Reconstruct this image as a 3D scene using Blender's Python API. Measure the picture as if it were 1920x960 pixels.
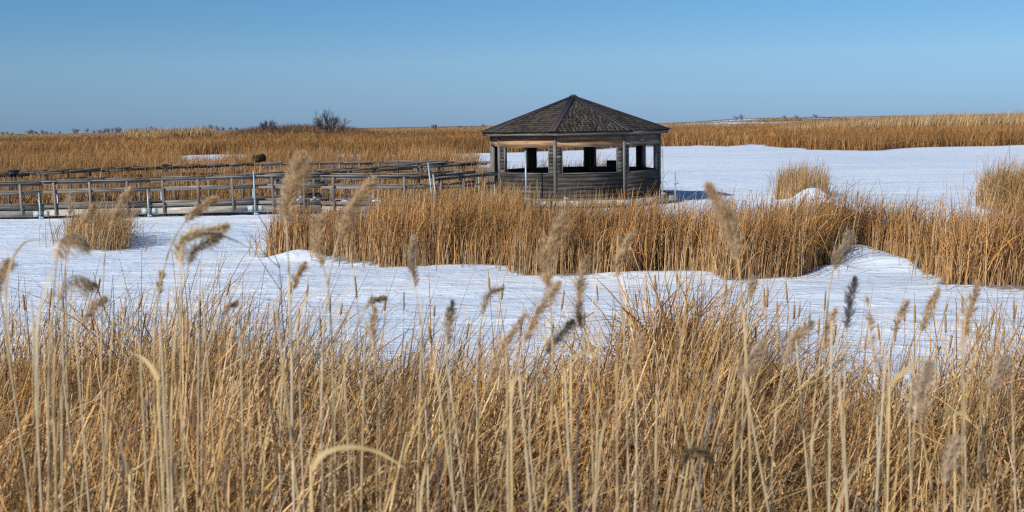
import bpy, math, random
import numpy as np
from mathutils import Vector
R = math.radians
rng = np.random.default_rng(11)
random.seed(5)
for o in list(bpy.data.objects): bpy.data.objects.remove(o)
sc = bpy.context.scene
COL = sc.collection

# ------------------------------------------------------------------ camera
H = 3.3                      # eye height over the snow
F = 2150.0                   # focal length in pixels of the 1920 wide photo
HOR = 234.0                  # horizon row at the centre column
ROLL = math.atan(.0172)
PITCH = math.atan((480-HOR)/F)
cam = bpy.data.cameras.new('camera'); co = bpy.data.objects.new('camera', cam); COL.objects.link(co)
cam.sensor_width = 36; cam.lens = 36*F/1920
cam.clip_start = .1; cam.clip_end = 20000
co.location = (0, 0, H)
f = Vector((0, math.cos(PITCH), -math.sin(PITCH)))
r0 = Vector((1, 0, 0)); u0 = r0.cross(f)
# the picture's horizon climbs to the right
r = (r0*math.cos(ROLL) - u0*math.sin(ROLL)).normalized()
u = r.cross(f).normalized()
from mathutils import Matrix
M3 = Matrix((r, u, -f)).transposed()
co.rotation_euler = M3.to_euler()
cam.dof.use_dof = True; cam.dof.focus_distance = 16.0; cam.dof.aperture_fstop = 2.8
sc.camera = co
def ray(px, py):
    a = (px-960)/F; b = (480-py)/F
    return f + r*a + u*b
def at(px, py, Y):           # the point seen at this pixel, Y metres out
    v = ray(px, py); return Vector((v.x/v.y*Y, Y, H+v.z/v.y*Y))
def gd(px, py, z=0.0):       # the ground point seen at this pixel
    v = ray(px, py); k = (z-H)/v.z; return Vector((v.x*k, v.y*k, z))
def gx(px, Y):               # x of a ground column Y metres out
    y = 480-(480-HOR) + H*F/Y - .0172*(px-960); return at(px, y, Y).x

# ------------------------------------------------------------------ world, sun
SUN_EL, SUN_AZ = 31, 42      # azimuth: degrees to the left of the direction behind the camera
w = bpy.data.worlds.new('World'); sc.world = w; w.use_nodes = True
nt = w.node_tree; bg = nt.nodes['Background']
sky = nt.nodes.new('ShaderNodeTexSky'); sky.sky_type = 'NISHITA'; sky.sun_disc = False
sky.sun_elevation = R(SUN_EL); sky.sun_rotation = R(180+SUN_AZ)
sky.altitude = 250; sky.air_density = .9; sky.dust_density = .0; sky.ozone_density = 3.0
bg.inputs[1].default_value = .085
hs = nt.nodes.new('ShaderNodeMix'); hs.data_type = 'RGBA'; hs.blend_type = 'MULTIPLY'; hs.inputs[0].default_value = 1
tcw = nt.nodes.new('ShaderNodeTexCoord'); sx = nt.nodes.new('ShaderNodeSeparateXYZ'); nt.links.new(tcw.outputs['Generated'], sx.inputs[0])
rw = nt.nodes.new('ShaderNodeValToRGB'); nt.links.new(sx.outputs[2], rw.inputs[0])      # clean, dry winter air: less whitening towards the horizon
for i_, (p_, c_) in enumerate(SKYC := [(0, (.29, .475, .95)), (.055, (.53, .72, .98)), (.11, (.48, .78, 1.0)), (.5, (.45, .75, 1.0)), (1, (.45, .75, 1.0))]):
    e_ = rw.color_ramp.elements[0] if i_ == 0 else (rw.color_ramp.elements[len(rw.color_ramp.elements)-1] if p_ == 1 else rw.color_ramp.elements.new(p_))
    e_.position = p_; e_.color = (*c_, 1)
nt.links.new(rw.outputs[0], hs.inputs[7])
nt.links.new(sky.outputs[0], hs.inputs[6]); nt.links.new(hs.outputs[2], bg.inputs[0])
sl = bpy.data.lights.new('sun', 'SUN'); sl.energy = 4.7; sl.angle = R(.53); sl.color = (1, .95, .88)
so = bpy.data.objects.new('sun', sl); COL.objects.link(so)
tosun = Vector((-math.sin(R(SUN_AZ))*math.cos(R(SUN_EL)), -math.cos(R(SUN_AZ))*math.cos(R(SUN_EL)), math.sin(R(SUN_EL))))
so.rotation_euler = tosun.to_track_quat('Z', 'Y').to_euler(); so.location = (0, 0, 50)
sc.view_settings.view_transform = 'Standard'; sc.view_settings.look = 'None'
sc.view_settings.exposure = 0; sc.view_settings.gamma = 1
sc.cycles.use_denoising = False; sc.cycles.filter_width = 1.15
sc.cycles.max_bounces = 5; sc.cycles.diffuse_bounces = 3; sc.cycles.glossy_bounces = 2; sc.cycles.transmission_bounces = 3

# ------------------------------------------------------------------ mesh helpers
class MB:
    def __init__(s): s.v = []; s.q = []; s.t = []; s.c = []; s.g = []; s.n = 0
    def add(s, v, q=None, t=None, c=None, g=None):
        v = np.asarray(v, np.float32).reshape(-1, 3); m = len(v)
        if q is not None and len(q): s.q.append(np.asarray(q, np.int64).reshape(-1, 4)+s.n)
        if t is not None and len(t): s.t.append(np.asarray(t, np.int64).reshape(-1, 3)+s.n)
        c = np.ones((m, 3)) if c is None else np.broadcast_to(np.asarray(c, float), (m, 3))
        g = v if g is None else g
        s.v.append(v); s.c.append(c); s.g.append(np.asarray(g, float).reshape(-1, 3)); s.n += m
    def build(s, name, mat, parent=None, smooth=False):
        v = np.concatenate(s.v).astype(np.float32); c = np.concatenate(s.c); g = np.concatenate(s.g)
        if parent is not None: v = v-np.array(ROOT[parent.name], np.float32)
        q = np.concatenate(s.q) if s.q else np.zeros((0, 4), int); t = np.concatenate(s.t) if s.t else np.zeros((0, 3), int)
        me = bpy.data.meshes.new(name); me.vertices.add(len(v)); me.vertices.foreach_set('co', v.ravel())
        li = np.concatenate([q.ravel(), t.ravel()]).astype(np.int32); me.loops.add(len(li)); me.loops.foreach_set('vertex_index', li)
        ls = np.concatenate([np.arange(len(q))*4, len(q)*4+np.arange(len(t))*3]).astype(np.int32)
        me.polygons.add(len(ls)); me.polygons.foreach_set('loop_start', ls)
        me.update(calc_edges=True); me.validate()
        a = me.attributes.new('tint', 'FLOAT_COLOR', 'POINT'); a.data.foreach_set('color', np.hstack([c, np.ones((len(c), 1))]).astype(np.float32).ravel())
        a = me.attributes.new('grain', 'FLOAT_VECTOR', 'POINT'); a.data.foreach_set('vector', g.astype(np.float32).ravel())
        if smooth: me.polygons.foreach_set('use_smooth', np.ones(len(ls), bool))
        me.materials.append(mat)
        o = bpy.data.objects.new(name, me); COL.objects.link(o)
        if parent is not None: o.parent = parent; ROOT[o.name] = ROOT[parent.name]
        else: ROOT[o.name] = (0, 0, 0)
        return o
ROOT = {}
def empty(name, loc):
    o = bpy.data.objects.new(name, None); COL.objects.link(o); o.location = loc; o.empty_display_size = .3
    ROOT[o.name] = tuple(loc); return o
def tag(o, label=None, cat=None, group=None, kind=None):
    if label: o['label'] = label
    if cat: o['category'] = cat
    if group: o['group'] = group
    if kind: o['kind'] = kind
    return o
BQ = [[0, 3, 2, 1], [4, 5, 6, 7], [0, 1, 5, 4], [1, 2, 6, 5], [2, 3, 7, 6], [3, 0, 4, 7]]
def box8(mb, o, a, b, c, tint=None):      # corner o and three edge vectors; a is the long (grain) axis
    o, a, b, c = [np.array(x, float) for x in (o, a, b, c)]
    if np.dot(np.cross(a, b), c) < 0: o = o+b; b = -b
    v = [o, o+a, o+a+b, o+b, o+c, o+a+c, o+a+b+c, o+b+c]
    la, lb, lc = [np.linalg.norm(x) for x in (a, b, c)]
    g0 = rng.uniform(-50, 50, 3)
    g = np.array([[0, 0, 0], [la, 0, 0], [la, lb, 0], [0, lb, 0], [0, 0, lc], [la, 0, lc], [la, lb, lc], [0, lb, lc]])+g0
    if tint is None: tint = rng.uniform(.8, 1.2)
    mb.add(v, q=BQ, c=np.ones(3)*tint if np.isscalar(tint) else tint, g=g)
def beam(mb, p0, p1, wd, ht, up=(0, 0, 1), tint=None, side=None):   # centred bar
    p0, p1 = np.array(p0, float), np.array(p1, float); a = p1-p0; up = np.array(up, float)
    s = np.cross(a, up); s /= np.linalg.norm(s); n = np.cross(s, a); n /= np.linalg.norm(n)
    box8(mb, p0-s*wd/2-n*ht/2, a, s*wd, n*ht, tint)
def tube(mb, pts, rad, n=8, tint=None, cap=True):
    pts = np.array(pts, float); m = len(pts); rad = np.broadcast_to(np.array(rad, float), (m,))
    d = np.gradient(pts, axis=0); d /= np.linalg.norm(d, axis=1)[:, None]+1e-9
    ref = np.array([0, 1, 0.]) if abs(d[0][1]) < .8 else np.array([1, 0, 0.])
    s = np.cross(d, ref); s /= np.linalg.norm(s, axis=1)[:, None]; tt = np.cross(d, s)
    an = np.arange(n)/n*2*np.pi
    v = pts[:, None]+rad[:, None, None]*(np.cos(an)[None, :, None]*s[:, None]+np.sin(an)[None, :, None]*tt[:, None])
    i = np.arange(m-1)[:, None]*n; j = np.arange(n)[None]; k = (j+1) % n
    q = np.stack([i+j, i+k, i+n+k, i+n+j], -1).reshape(-1, 4)
    g = v.copy().reshape(-1, 3)
    t = []
    v = v.reshape(-1, 3)
    if cap:
        v = np.vstack([v, pts[0], pts[-1]]); g = np.vstack([g, pts[0], pts[-1]])
        for a in range(n):
            t.append([m*n, (a+1) % n, a]); t.append([m*n+1, (m-1)*n+a, (m-1)*n+(a+1) % n])
    mb.add(v, q=q, t=t, c=1 if tint is None else tint, g=g)
def ribbons(mb, base, L, th0, dth, phi, psi, wd, nseg, col, kt=None, ka=None, col2=None, taper=.85):
    base = np.asarray(base, float); N = len(base); t = (np.arange(nseg)+.5)/nseg
    L, th0, dth, phi, psi, wd = [np.broadcast_to(x, (N,)).astype(float) for x in (L, th0, dth, phi, psi, wd)]
    th = th0[:, None]+dth[:, None]*t[None]**1.5
    if kt is not None: th = th+ka[:, None]*(t[None] > kt[:, None])
    d = np.stack([np.sin(th)*np.cos(phi)[:, None], np.sin(th)*np.sin(phi)[:, None], np.cos(th)], -1)
    p = np.concatenate([base[:, None], base[:, None]+np.cumsum(d*(L/nseg)[:, None, None], 1)], 1)
    p[..., 2] = np.maximum(p[..., 2], base[:, None, 2]-.02)
    dd = np.concatenate([d, d[:, -1:]], 1)
    tw = psi[:, None]+np.linspace(0, .9, nseg+1)[None]*np.sign(np.sin(psi*37))[:, None]
    wv = np.stack([np.cos(tw), np.sin(tw), np.zeros_like(tw)], -1)
    wv = wv-(wv*dd).sum(-1, keepdims=True)*dd; wv /= np.linalg.norm(wv, axis=-1, keepdims=True)+1e-6
    ts = np.arange(nseg+1)/nseg; prof = (1-taper*ts**2.2)
    off = wv*(wd[:, None]*prof[None]/2)[..., None]
    v = np.stack([p-off, p+off], 2).reshape(-1, 3)
    b = (np.arange(N)*(nseg+1)*2)[:, None]+(np.arange(nseg)*2)[None]
    q = np.stack([b, b+1, b+3, b+2], -1).reshape(-1, 4)
    col = np.asarray(col, float)
    c = np.repeat(col[:, None], nseg+1, 1)
    if col2 is not None: c = c*(1-ts[None, :, None])+np.asarray(col2)[:, None]*ts[None, :, None]
    c = np.repeat(c[:, :, None], 2, 2).reshape(-1, 3)
    mb.add(v, q=q, c=c)
def inpoly(x, y, P):
    P = np.asarray(P); ins = np.zeros(x.shape, bool); j = len(P)-1
    for i in range(len(P)):
        c = ((P[i, 1] > y) != (P[j, 1] > y)) & (x < (P[j, 0]-P[i, 0])*(y-P[i, 1])/(P[j, 1]-P[i, 1]+1e-12)+P[i, 0])
        ins ^= c; j = i
    return ins
def vnoise(x, y, s=1.0, seed=0):     # smooth value noise -1..1
    x = np.asarray(x)/s+seed*17.3; y = np.asarray(y)/s+seed*7.7
    xi = np.floor(x).astype(np.int64); yi = np.floor(y).astype(np.int64); fx = x-xi; fy = y-yi
    fx = fx*fx*(3-2*fx); fy = fy*fy*(3-2*fy)
    def h(a, b):
        n = np.sin(a*127.1+b*311.7+seed*3.1)*43758.5453; return (n-np.floor(n))*2-1
    return (h(xi, yi)*(1-fx)+h(xi+1, yi)*fx)*(1-fy)+(h(xi, yi+1)*(1-fx)+h(xi+1, yi+1)*fx)*fy

# ------------------------------------------------------------------ materials
def newmat(name, rough=.8, spec=.3):
    m = bpy.data.materials.new(name); m.use_nodes = True; b = m.node_tree.nodes['Principled BSDF']
    b.inputs['Roughness'].default_value = rough; b.inputs['Specular IOR Level'].default_value = spec
    return m, m.node_tree, b
def N(nt, t, **k):
    n = nt.nodes.new(t)
    for a, b in k.items(): setattr(n, a, b)
    return n
def attr(nt, name): return N(nt, 'ShaderNodeAttribute', attribute_name=name)
def mapping(nt, src, scale):
    m = N(nt, 'ShaderNodeMapping'); m.inputs['Scale'].default_value = scale; nt.links.new(src, m.inputs[0]); return m.outputs[0]
def noise(nt, src, scale, detail=4, rough=.55):
    n = N(nt, 'ShaderNodeTexNoise'); n.inputs['Scale'].default_value = scale; n.inputs['Detail'].default_value = detail
    n.inputs['Roughness'].default_value = rough; nt.links.new(src, n.inputs['Vector']); return n.outputs['Fac']
def ramp(nt, src, stops):
    n = N(nt, 'ShaderNodeValToRGB'); e = n.color_ramp.elements
    while len(e) < len(stops): e.new(.5)
    for i, (p, c) in enumerate(stops): e[i].position = p; e[i].color = (*c, 1)
    nt.links.new(src, n.inputs[0]); return n.outputs[0]
def mul(nt, a, b, mode='MULTIPLY', fac=1.0):
    n = N(nt, 'ShaderNodeMix', data_type='RGBA', blend_type=mode); n.inputs[0].default_value = fac
    nt.links.new(a, n.inputs[6]); nt.links.new(b, n.inputs[7]); return n.outputs[2]
def bump(nt, b, src, strength, dist):
    n = N(nt, 'ShaderNodeBump'); n.inputs['Strength'].default_value = strength; n.inputs['Distance'].default_value = dist
    nt.links.new(src, n.inputs['Height']); nt.links.new(n.outputs[0], b.inputs['Normal'])
def wood(name, dark, mid, light, streak=30, rough=.85):
    m, nt, b = newmat(name, rough, .2)
    g = attr(nt, 'grain').outputs['Vector']
    n1 = noise(nt, mapping(nt, g, (1.2, streak, streak)), 1, 5, .6)
    n2 = noise(nt, mapping(nt, g, (.9, 3, 3)), 1.3, 3)
    c1 = ramp(nt, n1, [(.28, dark), (.5, mid), (.72, light)])
    c2 = ramp(nt, n2, [(.3, (.62, .62, .64)), (.65, (1.15, 1.12, 1.1))])
    c = mul(nt, c1, c2); c = mul(nt, c, attr(nt, 'tint').outputs['Color'])
    nt.links.new(c, b.inputs['Base Color']); bump(nt, b, n1, .5, .006)
    return m
M_SIDING = wood('weathered_siding', (.022, .020, .019), (.068, .064, .060), (.15, .14, .13), 22)
M_LINTEL = wood('sunlit_sheltered_timber', (.10, .065, .038), (.27, .18, .11), (.40, .29, .18), 18)
M_TRIM = wood('grey_trim', (.075, .07, .066), (.16, .15, .14), (.27, .25, .23))
M_RAIL = wood('grey_rail_timber', (.075, .068, .06), (.185, .172, .155), (.32, .30, .27))
M_BEAM = wood('pale_beam_timber', (.19, .17, .14), (.38, .35, .295), (.52, .48, .41), 12)
M_SHINGLE = wood('cedar_shingle', (.024, .022, .018), (.062, .055, .045), (.115, .103, .085), 40)
def plain(name, col, rough=.6, metal=0, spec=.4, nscale=6, var=.25):
    m, nt, b = newmat(name, rough, spec); b.inputs['Metallic'].default_value = metal
    tc = N(nt, 'ShaderNodeTexCoord').outputs['Object']
    n = noise(nt, tc, nscale, 5)
    lo = tuple(x*(1-var) for x in col); hi = tuple(min(1, x*(1+var)) for x in col)
    nt.links.new(ramp(nt, n, [(.3, lo), (.7, hi)]), b.inputs['Base Color']); bump(nt, b, n, .15, .01)
    return m
M_CAP = plain('brown_metal_cap', (.06, .043, .04), .45, .0, .5)
M_STEEL = plain('galvanised_steel', (.34, .42, .44), .5, .35, .5, 14)
M_PLATE = plain('galvanised_plate', (.40, .45, .44), .6, .15, .4, 9)
M_BLACK = plain('black_panel', (.012, .013, .015), .5, 0, .4)
M_FRAME = plain('dark_frame', (.03, .03, .033), .6)
M_MESH = plain('dark_wire_and_straw', (.05, .042, .03), .9, 0, .2, 25, .6)
def leafmat(name, rough=.75, transl=.25):
    m, nt, b = newmat(name, rough, .15)
    a = attr(nt, 'tint').outputs['Color']
    tc = N(nt, 'ShaderNodeTexCoord').outputs['Object']
    n = noise(nt, tc, 9, 3); c = mul(nt, a, ramp(nt, n, [(.3, (.72, .7, .68)), (.7, (1.15, 1.15, 1.15))]))
    nt.links.new(c, b.inputs['Base Color'])
    if transl:
        tr = N(nt, 'ShaderNodeBsdfTranslucent'); nt.links.new(c, tr.inputs[0]); mx = N(nt, 'ShaderNodeMixShader'); mx.inputs[0].default_value = transl
        nt.links.new(b.outputs[0], mx.inputs[1]); nt.links.new(tr.outputs[0], mx.inputs[2]); nt.links.new(mx.outputs[0], nt.nodes['Material Output'].inputs[0])
    return m
M_LEAF = leafmat('dead_cattail_leaf')
M_FARLEAF = leafmat('dead_marsh_reed', .85, 0)
M_STEM = leafmat('dry_reed_stem', .6, .1)
M_PLUME = leafmat('seed_plume', .9, .5)
M_BARK = plain('bare_bark', (.085, .07, .062), .9, 0, .1, 3, .4)
M_FARBARK = plain('sky_faded_bark', (.25, .26, .30), .9, 0, .1, 1, .3)  # bark colour paled towards sky blue so far trees fade into the horizon
M_SPIKE = plain('cattail_spike', (.36, .22, .10), .95, 0, .05, 60, .35)

def snowmat(name, masked=True):
    m, nt, b = newmat(name, .65, .25)
    geo = N(nt, 'ShaderNodeNewGeometry').outputs['Position']
    a = noise(nt, mapping(nt, geo, (.35, .9, 1)), 1.0, 4, .55)
    c = noise(nt, mapping(nt, geo, (1.2, 2.2, 3)), 1.5, 4, .6)
    d = noise(nt, geo, 30, 2)
    rg = ramp(nt, c, [(.0, (0, 0, 0)), (.50, (.12, .12, .12)), (.60, (.7, .7, .7)), (1, (1, 1, 1))])   # crusty wind ridges on smoother snow
    mth = N(nt, 'ShaderNodeMath', operation='MULTIPLY_ADD'); mth.inputs[1].default_value = .22; nt.links.new(rg, mth.inputs[0]); nt.links.new(a, mth.inputs[2])
    m2 = N(nt, 'ShaderNodeMath', operation='MULTIPLY_ADD'); m2.inputs[1].default_value = .01; nt.links.new(d, m2.inputs[0]); nt.links.new(mth.outputs[0], m2.inputs[2])
    bump(nt, b, m2.outputs[0], .72, .20)
    sn = ramp(nt, a, [(.35, (.73, .815, .91)), (.62, (.82, .885, .95))])
    ice = ramp(nt, noise(nt, mapping(nt, geo, (.05, .16, 1)), 1.0, 5, .65), [(.38, (.86, .91, .97)), (.60, (1.04, 1.03, 1.01))])   # wind-scoured bluish crust and fresher patches
    sn = mul(nt, sn, ice)
    if masked:
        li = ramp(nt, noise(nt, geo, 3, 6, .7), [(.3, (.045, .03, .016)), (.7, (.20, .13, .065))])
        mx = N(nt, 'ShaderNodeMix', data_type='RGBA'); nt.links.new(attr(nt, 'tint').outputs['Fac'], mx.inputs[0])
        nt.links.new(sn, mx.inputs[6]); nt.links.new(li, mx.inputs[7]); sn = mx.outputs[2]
    nt.links.new(sn, b.inputs['Base Color'])
    b.inputs['Subsurface Weight'].default_value = 0
    return m
M_SNOW = snowmat('wind_packed_snow'); M_SNOW2 = snowmat('loose_snow', False)

# ------------------------------------------------------------------ plan of the marsh (ground polygons)
def G(px, Y): return (gx(px, Y), Y)
def GP(px, py): v = gd(px, py); return (v.x, v.y)
BAND_L = [GP(505, 486), GP(560, 484), GP(620, 492), GP(735, 498), GP(900, 497), GP(955, 499), GP(975, 513), GP(1050, 517), GP(1110, 519), GP(1185, 511), GP(1240, 505),
          GP(1328, 507), GP(1340, 524), GP(1420, 524), GP(1500, 518), GP(1545, 503), G(1560, 25.9), G(1585, 27.2), G(1650, 27.3), G(1705, 26.3),
          G(1705, 28.6), G(1650, 29.2), G(1500, 27.8), G(1300, 27.6), G(1200, 29.5), G(1000, 30.6), G(800, 30.8), G(640, 31.5), G(510, 31.6)]
BAND_R = [G(1622, 27.6), GP(1646, 474), GP(1665, 484), GP(1710, 500), GP(1745, 515), GP(1790, 536), GP(1840, 540), GP(1920, 541), GP(2150, 545),
          G(2150, 26.5), G(1920, 26.2), G(1780, 25.6), G(1700, 26.2), G(1622, 28.9)]
CL_LEFT = [GP(118, 455), GP(150, 467), GP(200, 470), GP(240, 466), GP(238, 448), GP(170, 440), GP(125, 442)]
CL_ISLE = [GP(1456, 372), GP(1470, 376), GP(1540, 376), GP(1550, 366), GP(1520, 358), GP(1460, 360)]
CL_RIGHT = [GP(1836, 396), GP(1870, 402), GP(1990, 408), GP(2050, 385), GP(1920, 377), GP(1845, 380)]
BELT = [G(-500, 47.2), G(-50, 46.9), G(300, 46.9), G(500, 47.2), G(700, 46.2), G(800, 45.6), G(900, 49.5), (-1.3, 53.2), (2.5, 53.6), (6.5, 54.0), G(1222, 57.0),
        G(1150, 58.5), G(1050, 58.0), G(960, 57.5), G(908, 60), G(896, 61), G(884, 62), G(880, 90), G(866, 90), G(850, 79), G(836, 84), G(828, 96), G(760, 98), G(748, 84), G(722, 84), G(712, 97), G(694, 95), G(684, 85), G(625, 87), G(612, 105), G(475, 105), G(465, 84), G(442, 83), G(432, 100), G(424, 82), G(330, 83), G(312, 105), G(160, 112), G(0, 118), G(-500, 125)]
SHORE = [(-90, 149), G(300, 152), G(425, 155), G(470, 150), G(620, 142), G(700, 136), G(820, 134), G(905, 134), G(960, 138), G(1100, 145), G(1180, 152), G(1270, 160), G(1350, 152), G(1355, 168), G(1368, 172), G(1372, 156), G(1408, 156), G(1412, 170), G(1416, 150), G(1470, 138), G(1495, 127), G(1530, 125), G(1590, 121), G(1625, 121), G(1640, 129), G(1740, 130), G(1920, 133), G(2300, 135)]
FAR = [(-160, 152)] + SHORE + [(250, 140), (4000, 1200), (4000, 6000), (-4000, 6000), (-4000, 1200)]
FORE = [(-4.6, 2.5), (-7.5, 9.5), (-5.6, 10.6), (-3.6, 11.2), (-2.2, 10.4), (-1.0, 10.1), (.4, 10.1), (1.2, 10.9), (1.9, 11.0), (2.4, 9.8), (3.6, 9.2), (4.3, 9.5), (5.2, 10.6), (8.2, 10.4), (5, 2.5)]
def jit(x, y, a, s, seed): return x+a*vnoise(x, y, s, seed), y+a*vnoise(x, y, s, seed+5)

def hill(x, y):
    z = np.zeros_like(x)
    # bushy mound far left of the shelter
    cx = gx(560, 390); z += 2.9*np.exp(-(((x-cx)/22)**4)-((y-392)/22)**2)*(1+.12*vnoise(x, y, 9, 3))
    cx = gx(420, 420); z += 1.1*np.exp(-(((x-cx)/14)**2)-((y-425)/18)**2)
    # the plain climbs a little on the right
    k = np.clip((y-600)/1500, 0, 1)*np.clip((x/np.maximum(y, 1)-.12)/.09, 0, 1); z += 7.5*k*k*(3-2*k)
    k = np.clip((y-700)/2000, 0, 1)*np.clip((.08-x/np.maximum(y, 1))/.1, 0, 1)*1.5; z += k
    k = np.exp(-((y-235)/22)**2)*np.clip((x-60)/18, 0, 1); z += .9*k
    return z
def drift(x, y):
    z = .035*vnoise(x, y*2.2, 2.4, 1)+.018*vnoise(x, y*2, .9, 2)+.008*vnoise(x, y*2.5, .42, 6)
    def b(px, py, rx, ry, h):
        nonlocal z
        g = gd(px, py); z = z+h*np.exp(-((x-g.x)/rx)**2-((y-g.y)/ry)**2)
    b(560, 486, .7, .45, .22); b(640, 490, .5, .4, .16); b(700, 492, .5, .4, .10)
    b(1600, 485, .8, 1.2, .34); b(1606, 458, .75, .9, .58); b(1680, 500, .7, .5, .14); b(1560, 505, .6, .5, .12)
    b(1512, 378, .50, .7, .40); b(1532, 376, .45, .6, .42); b(1545, 384, .6, .5, .2); b(1560, 380, 1.4, 1.0, .2); b(1480, 382, .9, .8, .16)
    b(1885, 396, .8, .9, .45); b(1215, 515, 1.6, .5, .08); b(760, 400, 2.5, 1.2, .12)
    return z
def bare(x, y):
    px = 960+F*x/np.maximum(y, 1); n_ = vnoise(x, y*.25, 25, 12)
    return ((px > 1235) & (px < 1500) & (y > 420) & (y < 1080) & (n_ > -.05)) | ((px > 1290) & (px < 1420) & (y > 1250) & (y < 1700) & (n_ > -.2)) | ((px > 1590) & (px < 1660) & (y > 1500) & (y < 1620)) \
        | ((px > 392) & (px < 442) & (y > 396) & (y < 424) & (n_ > -.5)) | ((px > 500) & (px < 575) & (y > 380) & (y < 388) & (n_ > -.1))
# ------------------------------------------------------------------ ground: one sheet out to the horizon
def axis(lo, hi, c0, c1, fine, grow):
    a = list(np.arange(c0, c1, fine)); st = fine
    while a[-1] < hi: st *= grow; a.append(a[-1]+st)
    st = fine; b = [a[0]]
    while b[-1] > lo: st *= grow; b.append(b[-1]-st)
    return np.array(b[1:][::-1]+a)
xs = axis(-6000, 6000, -16, 17, .16, 1.06); ys = axis(-60, 9000, 2, 56, .16, 1.035)
X, Y = np.meshgrid(xs, ys)
Z = drift(X, Y)*np.exp(-np.maximum(Y-60, 0)/40)+hill(X, Y)
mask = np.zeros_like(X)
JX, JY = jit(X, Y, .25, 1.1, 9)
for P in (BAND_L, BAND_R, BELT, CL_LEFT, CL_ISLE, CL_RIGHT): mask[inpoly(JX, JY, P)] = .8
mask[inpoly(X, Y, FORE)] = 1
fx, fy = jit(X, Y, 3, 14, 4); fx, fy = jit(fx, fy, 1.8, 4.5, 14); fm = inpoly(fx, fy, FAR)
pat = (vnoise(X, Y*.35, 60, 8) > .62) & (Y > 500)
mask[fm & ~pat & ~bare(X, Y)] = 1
b_, a_ = X.shape; idx = np.arange(b_*a_).reshape(b_, a_)
g = MB(); g.add(np.stack([X, Y, Z], -1), q=np.stack([idx[:-1, :-1], idx[:-1, 1:], idx[1:, 1:], idx[1:, :-1]], -1), c=np.repeat(mask.reshape(-1, 1), 3, 1))
tag(g.build('snow_ground', M_SNOW, smooth=True), kind='structure')
def gz(x, y): return drift(x, y)*np.exp(-np.maximum(y-60, 0)/40)+hill(x, y)

# ------------------------------------------------------------------ reeds
PAL = np.array([(.62, .42, .20), (.54, .30, .10), (.74, .57, .34), (.40, .31, .22), (.22, .12, .05), (.64, .44, .21)])
PALM = np.array([(.49, .28, .095), (.46, .23, .062), (.60, .42, .21), (.33, .23, .125), (.21, .105, .035), (.51, .30, .10)])
def pick(pal, n, p): 
    c = pal[rng.choice(len(pal), n, p=p)]; return c*rng.uniform(.62, 1.28, (n, 1))*rng.uniform(.95, 1.05, (n, 3))
def scatter(P, dens, amp=.2, s=.8, seed=1, clump=0.0, cs=.7, fringe=0):
    P = np.array(P); lo, hi = P.min(0), P.max(0); n = int((hi-lo).prod()*dens)
    x = rng.uniform(lo[0], hi[0], n); y = rng.uniform(lo[1], hi[1], n); jx, jy = jit(x, y, amp, s, seed)
    k = inpoly(jx, jy, P)
    if clump: k &= rng.uniform(0, 1, n) < 1-clump*(.5+.5*vnoise(x, y, cs, seed+3))
    x, y = x[k], y[k]
    if fringe:
        j = rng.choice(len(x), int(len(x)*fringe)); j = j[j < len(x)]; x = np.concatenate([x, x[j]+rng.normal(0, .42, len(j))]); y = np.concatenate([y, y[j]+rng.normal(0, .42, len(j))])
    return x, y
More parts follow.
